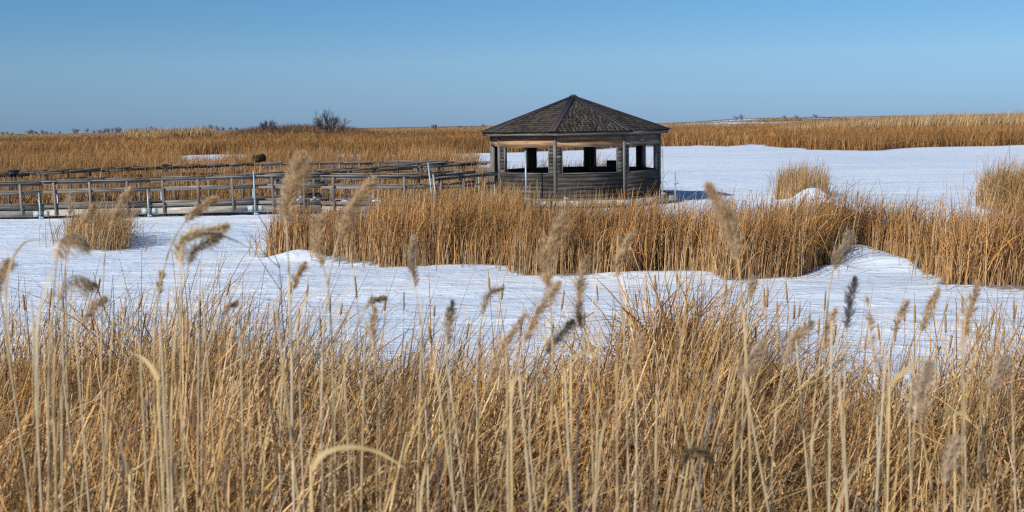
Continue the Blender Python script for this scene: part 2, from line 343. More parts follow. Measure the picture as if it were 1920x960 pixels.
def reeds(name, P, dens, h, mat, label, wd=.013, nseg=5, lean=.14, bend=.5, phi0=0.0, seed=1, hv=.20, pale=True, kinks=.18, amp=.2, x=None, y=None, hfun=None, clump=.25, thing=False, group=None, stalks=.4, tv=.22, ts_=1.0, rust=(1, 1, 1), pal=PALM, z0=None, cat='reeds'):
    if x is None: x, y = scatter(P, dens, amp, .8, seed, clump, .7, .14)
    n = len(x); z = gz(x, y)-.03 if z0 is None else z0
    tall = (1+.19*vnoise(x, y, 1.3, seed+7)+.11*vnoise(x, y, .42, seed+8))*(1 if hfun is None else hfun(x, y))
    mb = MB(); base = np.stack([x, y, z], -1); u_ = rng.uniform(0, 1, n)
    tone = np.clip(1+tv*(vnoise(x, y, 1.1*ts_, seed+21)+.8*vnoise(x, y, .33*ts_, seed+22)), .4, 1.5)
    # stiff stalks
    k = u_ < stalks; m_ = k.sum(); hh = h*1.0*tall[k]*(1+hv*rng.normal(0, .6, m_)); hh[rng.uniform(0, 1, m_) < .05] *= 1.22; hh = np.clip(hh, .2, h*1.7)
    c = pick(pal, m_, [.2, .15, .35, .15, .05, .1]); c = c*rust*tone[k][:, None]; c0 = c*.4+np.array((.62, .50, .34))*.6*tone[k][:, None]
    ribbons(mb, base[k], hh, np.abs(rng.normal(lean*.3, lean*.6, m_)), np.abs(rng.normal(bend*.2, bend*.2, m_)), rng.normal(phi0, 1.0, m_), rng.uniform(-.8, .8, m_), wd*rng.uniform(.5, 1.0, m_), nseg, c0, np.where(rng.uniform(0, 1, m_) < kinks*.5, rng.uniform(.6, .95, m_), 2), rng.uniform(.5, 1.8, m_), c, taper=.6)
    # arching and broken leaves
    k = ~k; m_ = k.sum(); hh = h*1.12*tall[k]*(1+hv*rng.normal(0, .8, m_)); sh = rng.uniform(0, 1, m_) < .25; hh[sh] *= rng.uniform(.45, .85, sh.sum()); hh = np.clip(hh, .2, h*1.7)
    c = pick(pal, m_, [.25, .27, .08, .08, .17, .15])*rust*tone[k][:, None]
    ribbons(mb, base[k], hh, np.abs(rng.normal(lean*.8, lean*.9, m_)), np.abs(rng.normal(bend, bend*.7, m_)), rng.normal(phi0, 1.25, m_), rng.uniform(0, 6.28, m_), wd*rng.uniform(.6, 1.4, m_), nseg, c*.65+.35*np.array((.60, .45, .27))*tone[k][:, None], np.where(rng.uniform(0, 1, m_) < kinks, rng.uniform(.4, .9, m_), 2), rng.uniform(.5, 2.3, m_), c)
    o = mb.build(name, mat)
    if thing: tag(o, label, cat, group)
    else: tag(o, label, cat, group, 'stuff')
    return o

bl = lambda x, y: np.interp(960+F*x/y, [480, 520, 640, 760, 850, 1040, 1250, 1450, 1600, 1660], [.80, .90, .84, .92, .98, .91, .97, .98, .96, .85])
reeds('reed_bed', BAND_L, 430, 1.32, M_LEAF, 'long golden reed bed with ragged front edge in the snow before the gazebo', seed=1, hfun=bl, lean=.12, bend=.6, wd=.020, nseg=6, kinks=.6, clump=.6, stalks=.3, rust=(1.05, .95, .85))
reeds('reed_bed', BAND_R, 430, 1.28, M_LEAF, 'golden reed bed at the right edge, beyond the wedge of drifted snow', seed=2, lean=.14, bend=.7, wd=.020, nseg=6, kinks=.6, clump=.6, stalks=.3, rust=(1.05, .95, .85),
      hfun=lambda x, y: np.interp(960+F*x/y, [1620, 1660, 1720, 1800, 1920], [.7, .74, .9, 1.0, 1.08]))
def tuft(P, peak, half): 
    P = np.array(P); c = P.mean(0)
    return lambda x, y: peak-(peak-half)*np.clip(((x-c[0])/((P[:, 0].max()-P[:, 0].min())/2))**2, 0, 1)
reeds('reed_clump', CL_LEFT, 190, .98, M_LEAF, 'small isolated reed clump in the snow before the boardwalk, far left', seed=3, lean=.32, bend=1.0, thing=True, cat='reed clump', clump=.1, amp=.1, hfun=tuft(CL_LEFT, 1.08, .85), wd=.018, kinks=.4, nseg=6)
reeds('reed_clump', CL_ISLE, 110, 1.08, M_LEAF, 'lone golden reed clump behind a small snow mound, right of the gazebo', seed=4, lean=.16, bend=.5, thing=True, cat='reed clump', wd=.022, amp=.15, hv=.3, hfun=tuft(CL_ISLE, 1.15, .75), stalks=.6)
reeds('reed_clump', CL_RIGHT, 170, 1.22, M_LEAF, 'broad reed clump cut by the right edge, behind the right reed bed', seed=5, thing=True, cat='reed clump', wd=.022, lean=.2, bend=.7, hv=.25, kinks=.4)
x = rng.uniform(-13, 13, 420); y = rng.uniform(10.8, 40, 420); k = (np.abs(x) < y*.46) & (vnoise(x, y, 3, 50) > .15); x, y = x[k], y[k]
m = MB(); n = len(x); ribbons(m, np.stack([x, y, gz(x, y)-.03], -1), rng.uniform(.08, .38, n), np.abs(rng.normal(.15, .25, n)), rng.uniform(0, .6, n), rng.uniform(-3, 3, n), rng.uniform(0, 6, n), .011, 3, pick(PALM, n, [.3, .2, .2, .1, .1, .1]))
tag(m.build('stubble', M_LEAF), 'sparse broken stubble poking through the open snow', 'stubble', None, 'stuff')
# belt behind the boardwalk
WALKS = []   # (p0, p1, halfwidth) kept free of reeds, filled below
def walkfree(x, y):
    k = np.ones(len(x), bool)
    for (a, b, hw) in WALKS:
        a = np.array(a[:2]); b = np.array(b[:2]); d = b-a; L = np.linalg.norm(d); d = d/L
        t = (x-a[0])*d[0]+(y-a[1])*d[1]; s = np.abs(-(x-a[0])*d[1]+(y-a[1])*d[0]); k &= ~((t > -.3) & (t < L+.3) & (s < hw))
    return k

# ------------------------------------------------------------------ boardwalk
def clamp(mb, x, y, z):
    tube(mb, [(x, y, z-.05), (x, y, z+.05)], .055, 10)
    box8(mb, (x+.03, y-.03, z-.03), (.10, 0, 0), (0, .05, 0), (0, 0, .06))
    tube(mb, [(x+.09, y-.06, z), (x+.09, y+.05, z)], .014, 6)
def pipe(root, x, y, ztop, zclamp=.32, lean=0, leany=0, name='anchor_pipe', r_=.032, mat=None):
    mb = MB(); zb = -.25; tube(mb, [(x-lean*(ztop-zb)*.0, y, zb), (x-lean*(ztop-zb), y-leany*(ztop-zb), ztop)], r_, 12)
    p = mb.build(name, mat or M_STEEL, root, smooth=False)
    if zclamp is not None:
        c = MB(); clamp(c, x-lean*(zclamp-zb), y-leany*(zclamp-zb), zclamp); c.build('pipe_clamp', M_STEEL, p)
    return p
def section(a, b, width, z0, z1, label, nposts=3, near_pipes=(), far_pipes=(), rh=1.07, first=True, near_dx=.0, gap=.015, near=True):
    """a, b: ends of the near edge; the deck lies to the left of a->b."""
    a = np.array([a[0], a[1], z0+rng.uniform(-.02, .02)]); b = np.array([b[0], b[1], z1+rng.uniform(-.02, .02)]); d = b-a; L = np.linalg.norm(d); dh = d/L
    a = a+dh*gap; b = b-dh*gap; d = b-a; L = np.linalg.norm(d)
    nrm = np.array([-dh[1], dh[0], 0]); nrm /= np.linalg.norm(nrm); Z = np.array([0, 0, 1.])
    WALKS.append((a, b, 0)); WALKS[-1] = (tuple(a+nrm*width/2), tuple(b+nrm*width/2), width/2+.12)
    root = empty('boardwalk_section', tuple((a+b)/2+nrm*width/2-Z*((z0+z1)/2)))
    tag(root, label, 'boardwalk', 'jointed sections of the wooden boardwalk')
    m = MB(); nb = max(4, int(L/.145))
    for i in range(nb):                                   # cross planks
        p = a+d*(i/nb); box8(m, p-Z*.04+nrm*.03+dh*.004, nrm*(width-.06), dh*(L/nb-.008), Z*(.038+rng.uniform(0, .003)))
    m.build('deck', M_RAIL, root)
    for s in (0, 1):
        n0 = nrm*(0 if s == 0 else width); out = -nrm if s == 0 else nrm
        m = MB(); box8(m, a+n0-Z*.285, d, out*.045, Z*.245); m.build('side_beam', M_BEAM, root)
        m = MB(); box8(m, a+n0+Z*.02+out*.002, d, out*.04, Z*.125); m.build('kick_board', M_RAIL, root)
        for i in range(nposts):
            t = (i+.5)/nposts if nposts > 1 else .5
            if first is True: t = (i+.35)/nposts
            p = a+d*t+n0+out*.047+dh*rng.uniform(-.02, .02)-Z*.26
            m = MB(); le = rng.uniform(-.03, .03)
            box8(m, p-dh*.04, Z*(rh+.215)+dh*le, dh*.085, out*.06); m.build('post', M_RAIL, root)
        m = MB(); k = .45+.1*rng.random()
        for (t0, t1) in ((0, k), (k+.002, 1)):
            box8(m, a+d*t0+n0-out*.05+Z*(rh-.035), d*(t1-t0), out*.19, Z*.036)
        m.build('rail_cap', M_RAIL, root)
        m = MB(); box8(m, a+n0+out*.003+Z*(rh-.145), d, out*.038, Z*.09); m.build('top_rail', M_TRIM if s else M_RAIL, root)
        m = MB(); box8(m, a+n0+out*.003+Z*(rh*.55), d, out*.038, Z*.095); m.build('mid_rail', M_RAIL, root)
    for (t, zt) in near_pipes:
        p = a+d*t-nrm*.14; pipe(root, p[0], p[1], zt, .06)
        for s in (-1, 1):
            m = MB(); q = a+d*t-nrm*.048-Z*.27; e = dh*.17*s
            box8(m, q+(dh*.05*s), dh*.25*s, -nrm*.012, Z*.215)
            pl = m.build('bracket_plate', M_PLATE, root); m = MB()
            for (bx, bz) in ((.09, .04), (.26, .04), (.09, .17), (.26, .17)):
                c = q+dh*bx*s+Z*bz-nrm*.012; tube(m, [c, c-nrm*.012], .012, 6)
            m.build('bolts', M_FRAME, pl)
    for (t, zt) in far_pipes:
        p = a+d*t+nrm*(width+.14); pipe(root, p[0], p[1], zt, None)
    return root
def X_(px, Y): return (gx(px, Y), Y)
WD = 1.5
section(X_(-150, 44.2), X_(83, 44.2), WD, .37, .37, 'boardwalk section running out of the left edge of the picture', 4, near_pipes=[(.985, 1.02)], far_pipes=[(.985, .95)], rh=1.05)
section(X_(83, 44.2), X_(285, 44.25), WD, .37, .39, 'boardwalk section behind the small isolated reed clump', 3, near_pipes=[(.985, 1.08)], far_pipes=[(.985, 1.05)], rh=1.07)
section(X_(285, 44.25), X_(484, 44.3), WD, .39, .42, 'snow-edged boardwalk section ending at the tall steel pipe', 3, near_pipes=[(.985, 1.74)], far_pipes=[(.88, 1.05)], rh=1.10)
section(X_(484, 44.3), X_(603, 44.2), WD, .42, .39, 'short boardwalk section with snow on its planks at the walkway corner', 2, rh=1.12, first=False)
section(X_(604, 43.5), X_(806, 43.0), WD, .40, .34, 'boardwalk section with a strip of snow, ending at the two leaning steel pipes', 3, rh=1.14)
rC = section((gx(812, 43.0), 43.0), (gx(934, 44.8), 44.8), WD, .34, .42, 'last boardwalk section climbing to the gazebo entrance', 3, rh=1.07)
pipe(rC, gx(815, 42.85), 42.85, 1.95, None, lean=.09); pipe(rC, gx(822, 42.75), 42.75, 1.52, None, lean=.09)
pipe(rC, gx(899, 49.0), 49.0, 1.15, None)
# connecting walk and the far walk, rails mostly lost in the reeds
section(X_(498, 46.3), X_(640, 49.0), WD, .38, .38, 'dark-sided boardwalk section leaving the corner diagonally through the reeds', 3, rh=1.1)
section(X_(640, 49.0), X_(775, 52.0), WD, .38, .40, 'middle boardwalk section of the dark-sided diagonal walk', 3, rh=1.12)
section(X_(775, 52.0), X_(893, 55.0), WD, .40, .40, 'end boardwalk section of the diagonal walk where it meets the far walk', 3, rh=1.14)
fw = [(-170, 49.8), (60, 53.3), (190, 56.0), (300, 58.6), (390, 60.0), (480, 61.0), (590, 60.8), (700, 60.0), (810, 58.2), (915, 56.0)]
fl = ['far boardwalk section out of the left edge, beside the black sign', 'far boardwalk section just right of the black sign, shaded and sunk in reeds',
      'far boardwalk section left of the second sign', 'far boardwalk section with the small dark plaque on its rail', 'far boardwalk section left of the nesting tunnel',
      'far boardwalk section right in front of the nesting tunnel', 'far boardwalk section just right of the nesting tunnel', 'far boardwalk section half hidden by reeds, second from the gazebo end',
      'far boardwalk section at its right end next to the gazebo']
for i in range(len(fw)-1):
    section(X_(*fw[i]), X_(*fw[i+1]), WD, .38, .38, fl[i], 3, rh=1.12 if i else 1.1, gap=.02)

# snow lying on planks
def snowpatch(name, p0, p1, wdt, h, label, lift):
    p0 = np.array(p0, float); p1 = np.array(p1, float); d = p1-p0; L = np.linalg.norm(d[:2]); nrm = np.array([-d[1], d[0], 0])/L
    nu, nv = 60, 10; m = MB(); v = []
    for i in range(nu+1):
        t = i/nu
        for j in range(nv+1):
            s = j/nv; e = min(1, 6*t*(1-t))*(.6+.35*math.sin(t*17)+.2*math.sin(t*41+1)); e = max(e, .12)
            ww = wdt*(.55+.45*e); p = p0+d*t+nrm*(wdt*.5+(s-.5)*ww)
            z = h*e*max(0, 1-(2*s-1)**4)**.6*(.8+.3*vnoise(np.array([t*L]), np.array([s*wdt]), .35, 3)[0]); v.append((p[0], p[1], p[2]+lift+z-.006))
    idx = np.arange((nu+1)*(nv+1)).reshape(nu+1, nv+1)
    m.add(v, q=np.stack([idx[:-1, :-1], idx[1:, :-1], idx[1:, 1:], idx[:-1, 1:]], -1), g=np.zeros((len(v), 3)))
    return tag(m.build(name, M_SNOW2, smooth=True), label, 'snow', None, 'stuff')
e = gx(518, 44.3); e2 = gx(600, 44.3)
snowpatch('snow_on_deck', (e, 44.5, .43), (e2, 44.4, .41), 1.1, .24, 'snow drifted over the planks at the boardwalk corner', 0)
snowpatch('snow_on_deck', (gx(612, 43.6), 43.60, .40), (gx(800, 43.1), 43.12, .345), 1.0, .23, 'long strip of snow lying on the deck beyond the corner', 0)

# ------------------------------------------------------------------ gazebo
CX, CY, DZ = gx(1077, 49.0), 49.0, .35
root = empty('gazebo', (CX, CY, 0))
tag(root, 'weathered grey eight-sided wooden gazebo with shingled roof and open windows on a deck', 'gazebo')
TH = [-15+45*k for k in range(8)]
def vt(th, rad, z): return np.array([CX+rad*math.sin(R(th)), CY-rad*math.cos(R(th)), z])
RW, RR, RD = 3.65, 4.03, 4.38
ZS, ZW, ZL, ZE, ZA = 1.33, 2.38, 2.86, 3.0, 4.46
# platform
m = MB(); Zv = np.array([0, 0, 1.])
nb = 58
ap = RD*math.cos(R(22.5))
n0 = np.array([math.sin(R(7.5)), -math.cos(R(7.5)), 0]); s0 = np.array([-n0[1], n0[0], 0])
for i in range(nb):                       # planks clipped to the octagon
    t0 = -ap+2*ap*i/nb+.003; t1 = -ap+2*ap*(i+1)/nb-.003
    tm = max(abs(t0), abs(t1)); hw = min(ap, ap*math.sqrt(2)-tm)-.01
    c = np.array([CX, CY, DZ-.04])
    box8(m, c+n0*t0-s0*hw, s0*2*hw, n0*(t1-t0), Zv*.038)
m.build('deck', M_RAIL, root)
for k in range(8):
    a, b = vt(TH[k], RD, 0), vt(TH[k]+45, RD, 0); d = b-a; L = np.linalg.norm(d); nn = np.cross(d/L, Zv)
    if nn@((a+b)/2-np.array([CX, CY, 0])) < 0: nn = -nn
    m = MB(); box8(m, a+d*.008+Zv*.06, d*.984, nn*.045, Zv*.25); m.build('deck_beam', M_BEAM, root)
    for s in (.02, .78):
        m = MB(); box8(m, a+d*s+nn*.047+Zv*.075, d*.2, nn*.01, Zv*.21); m.build('bracket_plate', M_PLATE, root)
# walls
def wallframe(k):
    a, b = vt(TH[k], RW, 0), vt(TH[k]+45, RW, 0); d = b-a; L = np.linalg.norm(d); uu = d/L; nn = np.cross(uu, Zv)
    if nn@((a+b)/2-np.array([CX, CY, 0])) < 0: nn = -nn
    return a, uu, L, nn
mg = .27
for k in range(8):
    a, uu, L, nn = wallframe(k)
    entrance = TH[k]+22.5 in (-82.5, 277.5)
    # lintel, on every side
    m = MB()
    box8(m, a+uu*.06+Zv*(ZW+.035), uu*(L-.12), nn*.03, Zv*.23, tint=(1.4, 1.25, 1.1)); box8(m, a+uu*.06+Zv*(ZW+.27)-nn*.004, uu*(L-.12), nn*.03, Zv*.21, tint=(.7, .66, .66))  # lower board brightened for the sunlit band, upper darkened as in eave shade
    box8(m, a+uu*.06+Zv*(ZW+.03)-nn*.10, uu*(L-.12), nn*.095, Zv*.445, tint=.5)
    m.build('lintel', M_LINTEL if (TH[k]+22.5+180) % 360-180 < 45 else M_TRIM, root)  # warm timber stands for the sunlit faces, grey trim for the shaded right
    if entrance:
        m = MB(); box8(m, a+uu*.05+Zv*DZ-nn*.11, Zv*(ZW-DZ+.02), uu*.30, nn*.10); box8(m, a+uu*(L-.16)+Zv*DZ-nn*.11, Zv*(ZW-DZ+.02), uu*.11, nn*.10)
        m.build('door_frame', M_TRIM, root); continue
    m = MB(); nb = 6; hb = (ZS-DZ-.01)/nb
    for i in range(nb):
        z = DZ+.012+hb*i; lean = rng.uniform(.016, .024)
        # tilted lap board
        p = a+uu*.06+Zv*z; v = [p, p+uu*(L-.12), p+uu*(L-.12)+nn*(.018+lean), p+nn*(.018+lean)]
        v += [p+Zv*(hb+.012), p+uu*(L-.12)+Zv*(hb+.012), p+uu*(L-.12)+nn*.018+Zv*(hb+.012), p+nn*.018+Zv*(hb+.012)]
        g0 = rng.uniform(-30, 30, 3); LL = L-.12
        gg = np.array([[0, 0, 0], [LL, 0, 0], [LL, .04, 0], [0, .04, 0], [0, 0, hb], [LL, 0, hb], [LL, .02, hb], [0, .02, hb]])+g0
        v = np.array(v); q = BQ
        if np.dot(np.cross(uu, nn), Zv) < 0: q = [f_[::-1] for f_ in BQ]
        m.add(v, q=q, c=np.ones(3)*rng.uniform(.7, 1.35), g=gg)
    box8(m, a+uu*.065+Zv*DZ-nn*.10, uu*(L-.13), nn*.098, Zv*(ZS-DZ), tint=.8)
    nb2 = 7; hb2 = (ZW-ZS-.02)/nb2
    for s in (0, 1):
        for i in range(nb2):
            p = a+uu*(.06 if s == 0 else L-mg-.002)+Zv*(ZS+.012+hb2*i); le = rng.uniform(.022, .036)
            box8(m, p, uu*(mg-.06), nn*le, Zv*(hb2-.012), tint=rng.uniform(.6, 1.7))
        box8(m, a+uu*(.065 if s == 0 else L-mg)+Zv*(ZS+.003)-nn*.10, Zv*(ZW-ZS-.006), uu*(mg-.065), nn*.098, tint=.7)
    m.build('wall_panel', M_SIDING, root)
    m = MB()       # frame round the opening
    box8(m, a+uu*(mg)+Zv*(ZS-.005)-nn*.12, uu*(L-2*mg), nn*.175, Zv*.035, tint=.9)
    box8(m, a+uu*(mg-.05)+Zv*(ZW)-nn*.10, uu*(L-2*mg+.1), nn*.145, Zv*.03, tint=1.1)
    box8(m, a+uu*(mg+.002)+Zv*(ZS+.033)-nn*.12, Zv*(ZW-ZS-.036), uu*.03, nn*.165, tint=1.3)
    box8(m, a+uu*(L-mg-.032)+Zv*(ZS+.033)-nn*.12, Zv*(ZW-ZS-.036), uu*.03, nn*.165, tint=1.3)
    m.build('window_frame', M_TRIM, root)
for k in range(8):
    p = vt(TH[k], RW+.03, DZ); ax = vt(TH[k], RW+1, DZ)-p; ax /= np.linalg.norm(ax); s = np.cross(ax, Zv)
    m = MB(); box8(m, p-s*.055-ax*.14, Zv*(ZL+.02-DZ), s*.11, ax*.16, tint=1.15); m.build('corner_post', M_TRIM, root)
# fascia, soffit, roof
for k in range(8):
    a, b = vt(TH[k], RR, 0), vt(TH[k]+45, RR, 0); d = b-a; L = np.linalg.norm(d); nn = np.cross(d/L, Zv)
    if nn@((a+b)/2-np.array([CX, CY, 0])) < 0: nn = -nn
    m = MB(); box8(m, a+Zv*(ZE-.15)+d*.003, d*.994, -nn*.035, Zv*.15, tint=1.0); m.build('fascia', M_TRIM, root)
    m = MB(); a2, b2 = vt(TH[k], RW-.1, ZL+.0), vt(TH[k]+45, RW-.1, ZL)
    ao, bo = vt(TH[k], RR-.04, ZL+.02), vt(TH[k]+45, RR-.04, ZL+.02); a2[2] = b2[2] = ZL+.02
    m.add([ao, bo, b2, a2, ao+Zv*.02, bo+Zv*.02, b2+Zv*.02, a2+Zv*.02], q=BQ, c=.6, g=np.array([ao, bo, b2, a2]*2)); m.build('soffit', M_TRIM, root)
    # shingled roof face
    m = MB(); ap_ = np.array([CX, CY, ZA]); e0 = vt(TH[k], RR+.07, ZE+.0); e1 = vt(TH[k]+45, RR+.07, ZE+.0)
    mid = (e0+e1)/2; sl_ = ap_-mid; SL = np.linalg.norm(sl_); sh = sl_/SL; eh = (e1-e0)/np.linalg.norm(e1-e0); EW = np.linalg.norm(e1-e0); up = np.cross(eh, sh)
    if up[2] < 0: up = -up
    m.add([e0, e1, ap_], t=[[0, 1, 2]], c=.5, g=np.array([e0, e1, ap_])); m.add([e0-Zv*.03, e1-Zv*.03, ap_-Zv*.05], t=[[0, 2, 1]], c=.5)
    rows = 17; rh_ = SL/rows
    for i in range(rows):
        t = i/rows; half = EW/2*(1-t)-.02; half2 = EW/2*(1-(i+1.15)/rows)
        x = -half+rng.uniform(-.1, 0)
        while x < half:
            wv = rng.uniform(.09, .22); x0, x1 = max(x, -half), min(x+wv-.006, half)
            if x1-x0 > .03:
                off = rng.uniform(-.012, .014); p = mid+sh*(i*rh_+off)+eh*x0; le = rh_*1.12
                lim = max(half2, .0); X0, X1 = np.clip(x0, -lim, lim), np.clip(x1, -lim, lim)
                q0 = mid+sh*(i*rh_+le); th = rng.uniform(.016, .028)
                v = [p+up*.004, p+eh*(x1-x0)+up*.004, q0+eh*X1+up*.002, q0+eh*X0+up*.002, p+up*th, p+eh*(x1-x0)+up*th, q0+eh*X1+up*.008, q0+eh*X0+up*.008]
                gg0 = rng.uniform(-40, 40, 3); gg = np.array([[0, 0, 0], [0, x1-x0, 0], [le, x1-x0, 0], [le, 0, 0], [0, 0, .02], [0, x1-x0, .02], [le, x1-x0, .02], [le, 0, .02]])+gg0
                tt = rng.uniform(.55, 1.45); cc = np.array([tt*rng.uniform(.95, 1.1), tt, tt*rng.uniform(.85, 1.05)])
                m.add(v, q=BQ, c=cc, g=gg)
            x += wv
    m.build('roof_face', M_SHINGLE, root)
for k in range(8):
    e = vt(TH[k], RR+.1, ZE+.035); t = np.array([CX, CY, ZA+.045]); d = t-e; 
    m = MB()
    for sgn in (-1, 1):       # folded ridge strip: one wing on each roof face
        th2 = TH[k]+sgn*3.0; side = vt(TH[k]+sgn*90, 1, 0)-np.array([CX, CY, 0]); side[2] = -.13
        box8(m, e, d*.995, side*.15, (0, 0, -.012))
    m.build('hip_cap', M_CAP, root)
m = MB(); tube(m, [(CX, CY, ZA-.02), (CX, CY, ZA+.05), (CX, CY, ZA+.07)], [.17, .12, .03], 8); m.build('roof_peak', M_CAP, root)
# pipes holding the platform
pipe(root, gx(987, 45.1), 45.1, 2.28, .40, r_=.036); pipe(root, gx(1242, 46.3), 46.3, 2.24, .44, r_=.036)
pipe(root, gx(1266, 47.6), 47.6, 1.22, .78, r_=.034); pipe(root, gx(930, 45.6), 45.6, 1.02, .50, lean=.03)
pipe(root, gx(1181, 53.5), 53.5, 2.32, None, lean=.05, mat=M_FRAME, r_=.04); pipe(root, gx(1060, 44.8), 44.8, .48, .40)  # rear pipe takes the dark frame colour to stand for steel in shadow
# low bench end seen through the middle window
bn = empty('bench', (gx(1143, 51), 51, DZ)); tag(bn, 'low dark bench inside the gazebo, only its back showing through the middle window', 'bench')
m = MB(); box8(m, (gx(1143, 51)-.12, 50.98, DZ+.75), (.42, 0, 0), (0, .05, 0), (0, 0, .56)); m.build('backrest', M_FRAME, bn)
m = MB(); box8(m, (gx(1143, 51)-.12, 50.58, DZ+.42), (.42, 0, 0), (0, .39, 0), (0, 0, .05)); m.build('seat', M_FRAME, bn)
for s in (0, .36):
    m = MB(); box8(m, (gx(1143, 51)-.12+s, 51.032, DZ+.001), (0, 0, .85), (.06, 0, 0), (0, .05, 0)); m.build('leg', M_FRAME, bn)
    m = MB(); box8(m, (gx(1143, 51)-.12+s, 50.60, DZ+.001), (0, 0, .418), (.06, 0, 0), (0, .05, 0)); m.build('leg', M_FRAME, bn)

# signs and the nesting tunnel out in the reeds
def sign(px, py, Y, wdt, label):
    p = at(px, py, Y); t = empty('information_sign', (p.x, p.y, 0)); tag(t, label, 'sign')
    m = MB(); box8(m, (p.x-wdt/2, Y-.2, p.z-.1), (wdt, 0, 0), (0, .42, .14), (0, -.012, .035)); m.build('panel', M_BLACK, t)
    for s in (-.12, .06):
        m = MB(); box8(m, (p.x+s, Y-.02, 0), (0, 0, p.z-.045), (.07, 0, 0), (0, .06, 0)); m.build('post', M_FRAME, t)
sign(24, 322, 51.3, .50, 'black slanted information sign on two posts at the far left walkway')
sign(309, 311, 58.2, .34, 'small black slanted information sign beside the middle of the far walkway')
p = at(371, 310.5, 59.5); m = MB(); box8(m, (p.x-.11, 59.5, p.z-.06), (.22, 0, 0), (0, .03, 0), (0, 0, .13)); tag(m.build('plaque', M_BLACK), 'tiny dark plaque on the rail of the far walkway', 'plaque')
p = at(486, 297, 62.5); t = empty('nesting_tunnel', (p.x, 62.5, 0)); tag(t, 'dark round nesting tunnel on a pole above the reeds behind the far walkway', 'nest box')
m = MB(); n = 20; ro, ri = .20, .15; L0 = .62
ax = np.array([.80, .6, .10]); ax /= np.linalg.norm(ax); s1 = np.cross(ax, Zv); s1 /= np.linalg.norm(s1); s2 = np.cross(s1, ax); c0 = np.array([p.x, 62.5, p.z])
an = np.arange(n)/n*2*np.pi; ring = np.cos(an)[:, None]*s1+np.sin(an)[:, None]*s2
v = np.concatenate([c0-ax*L0/2+ring*ro, c0+ax*L0/2+ring*ro, c0+ax*L0/2+ring*ri, c0-ax*L0/2+ring*ri]); q = []
for i in range(n):
    j = (i+1) % n
    for A in range(4): B = (A+1) % 4; q.append([A*n+i, A*n+j, B*n+j, B*n+i])
m.add(v, q=q); m.build('tunnel', M_MESH, t)
m = MB(); N_ = 260; aa = rng.uniform(0, 6.28, N_); tt = rng.uniform(-.5, .5, N_)*L0
bs = c0+ax*tt[:, None]+(np.cos(aa)[:, None]*s1+np.sin(aa)[:, None]*s2)*ro*.98
ribbons(m, bs, rng.uniform(.08, .2, N_), rng.uniform(1, 1.6, N_), .3, rng.uniform(-.6, .6, N_), rng.uniform(0, 6, N_), .012, 2, np.ones((N_, 3))*np.array((.10, .075, .045)))
m.build('straw_wrap', M_FARLEAF, t)
m = MB(); tube(m, [(p.x, 62.5, -.2), (p.x, 62.5, p.z-.19)], .025, 8); m.build('pole', M_STEEL, t)

# ------------------------------------------------------------------ reed belt behind the walk, and the far marsh
x, y = scatter(BELT, 62, 1.0, 4, 6, .35, 3.0); k = walkfree(x, y) & (np.abs(x) < y*.47+1.5)
k &= ~((x-CX)**2+(y-CY)**2 < 4.6**2); k &= ~((np.abs(x-gx(545, 47.6)) < 1.3) & (y < 48.3))
x, y = x[k], y[k]
reeds('reed_belt', BELT, 0, 1.36, M_LEAF, 'wide belt of golden brown reeds all round and behind the boardwalk', x=x, y=y, wd=.032, nseg=4, seed=6, lean=.18, bend=.8, hv=.24, tv=.3, ts_=3.5, rust=(.98, .88, .80), kinks=.35,
      hfun=lambda x, y: np.where(y > 61.5, 1.04, np.where(x > -3.0, np.where(y > 52.5, 1.02, .8), np.where((x > -11) & (y < 56), .80, .88))))
# dead stems leaning through the walk's front
EDGE = [G(640, 31.4), G(900, 30.7), G(1200, 29.6), G(1640, 28.5), G(1640, 31.0), G(1250, 35), G(1000, 35.5), G(800, 35.5), G(680, 34)]
reeds('reed_bed', EDGE, 9, .9, M_LEAF, 'thin loose reeds behind the long golden reed bed', seed=12, hv=.3, wd=.018, lean=.1, bend=.4, clump=.6)
NEARWALK = [G(700, 42.0), G(800, 42.3), G(870, 43.2), G(945, 44.3), G(975, 44.0), G(960, 38), G(840, 37), G(740, 38)]
reeds('reed_bed', NEARWALK, 110, .92, M_LEAF, 'loose reeds growing against the walkway beside the gazebo', seed=13, hv=.3, wd=.02, lean=.2, bend=.6, clump=.4)
DECKFRONT = [G(960, 44.0), G(1260, 43.8), G(1290, 42), G(960, 42)]
reeds('reed_bed', DECKFRONT, 12, .8, M_LEAF, 'scattered upright reed tips in front of the gazebo deck', seed=14, hv=.35, wd=.02, lean=.12, bend=.5, clump=.4, stalks=.7)
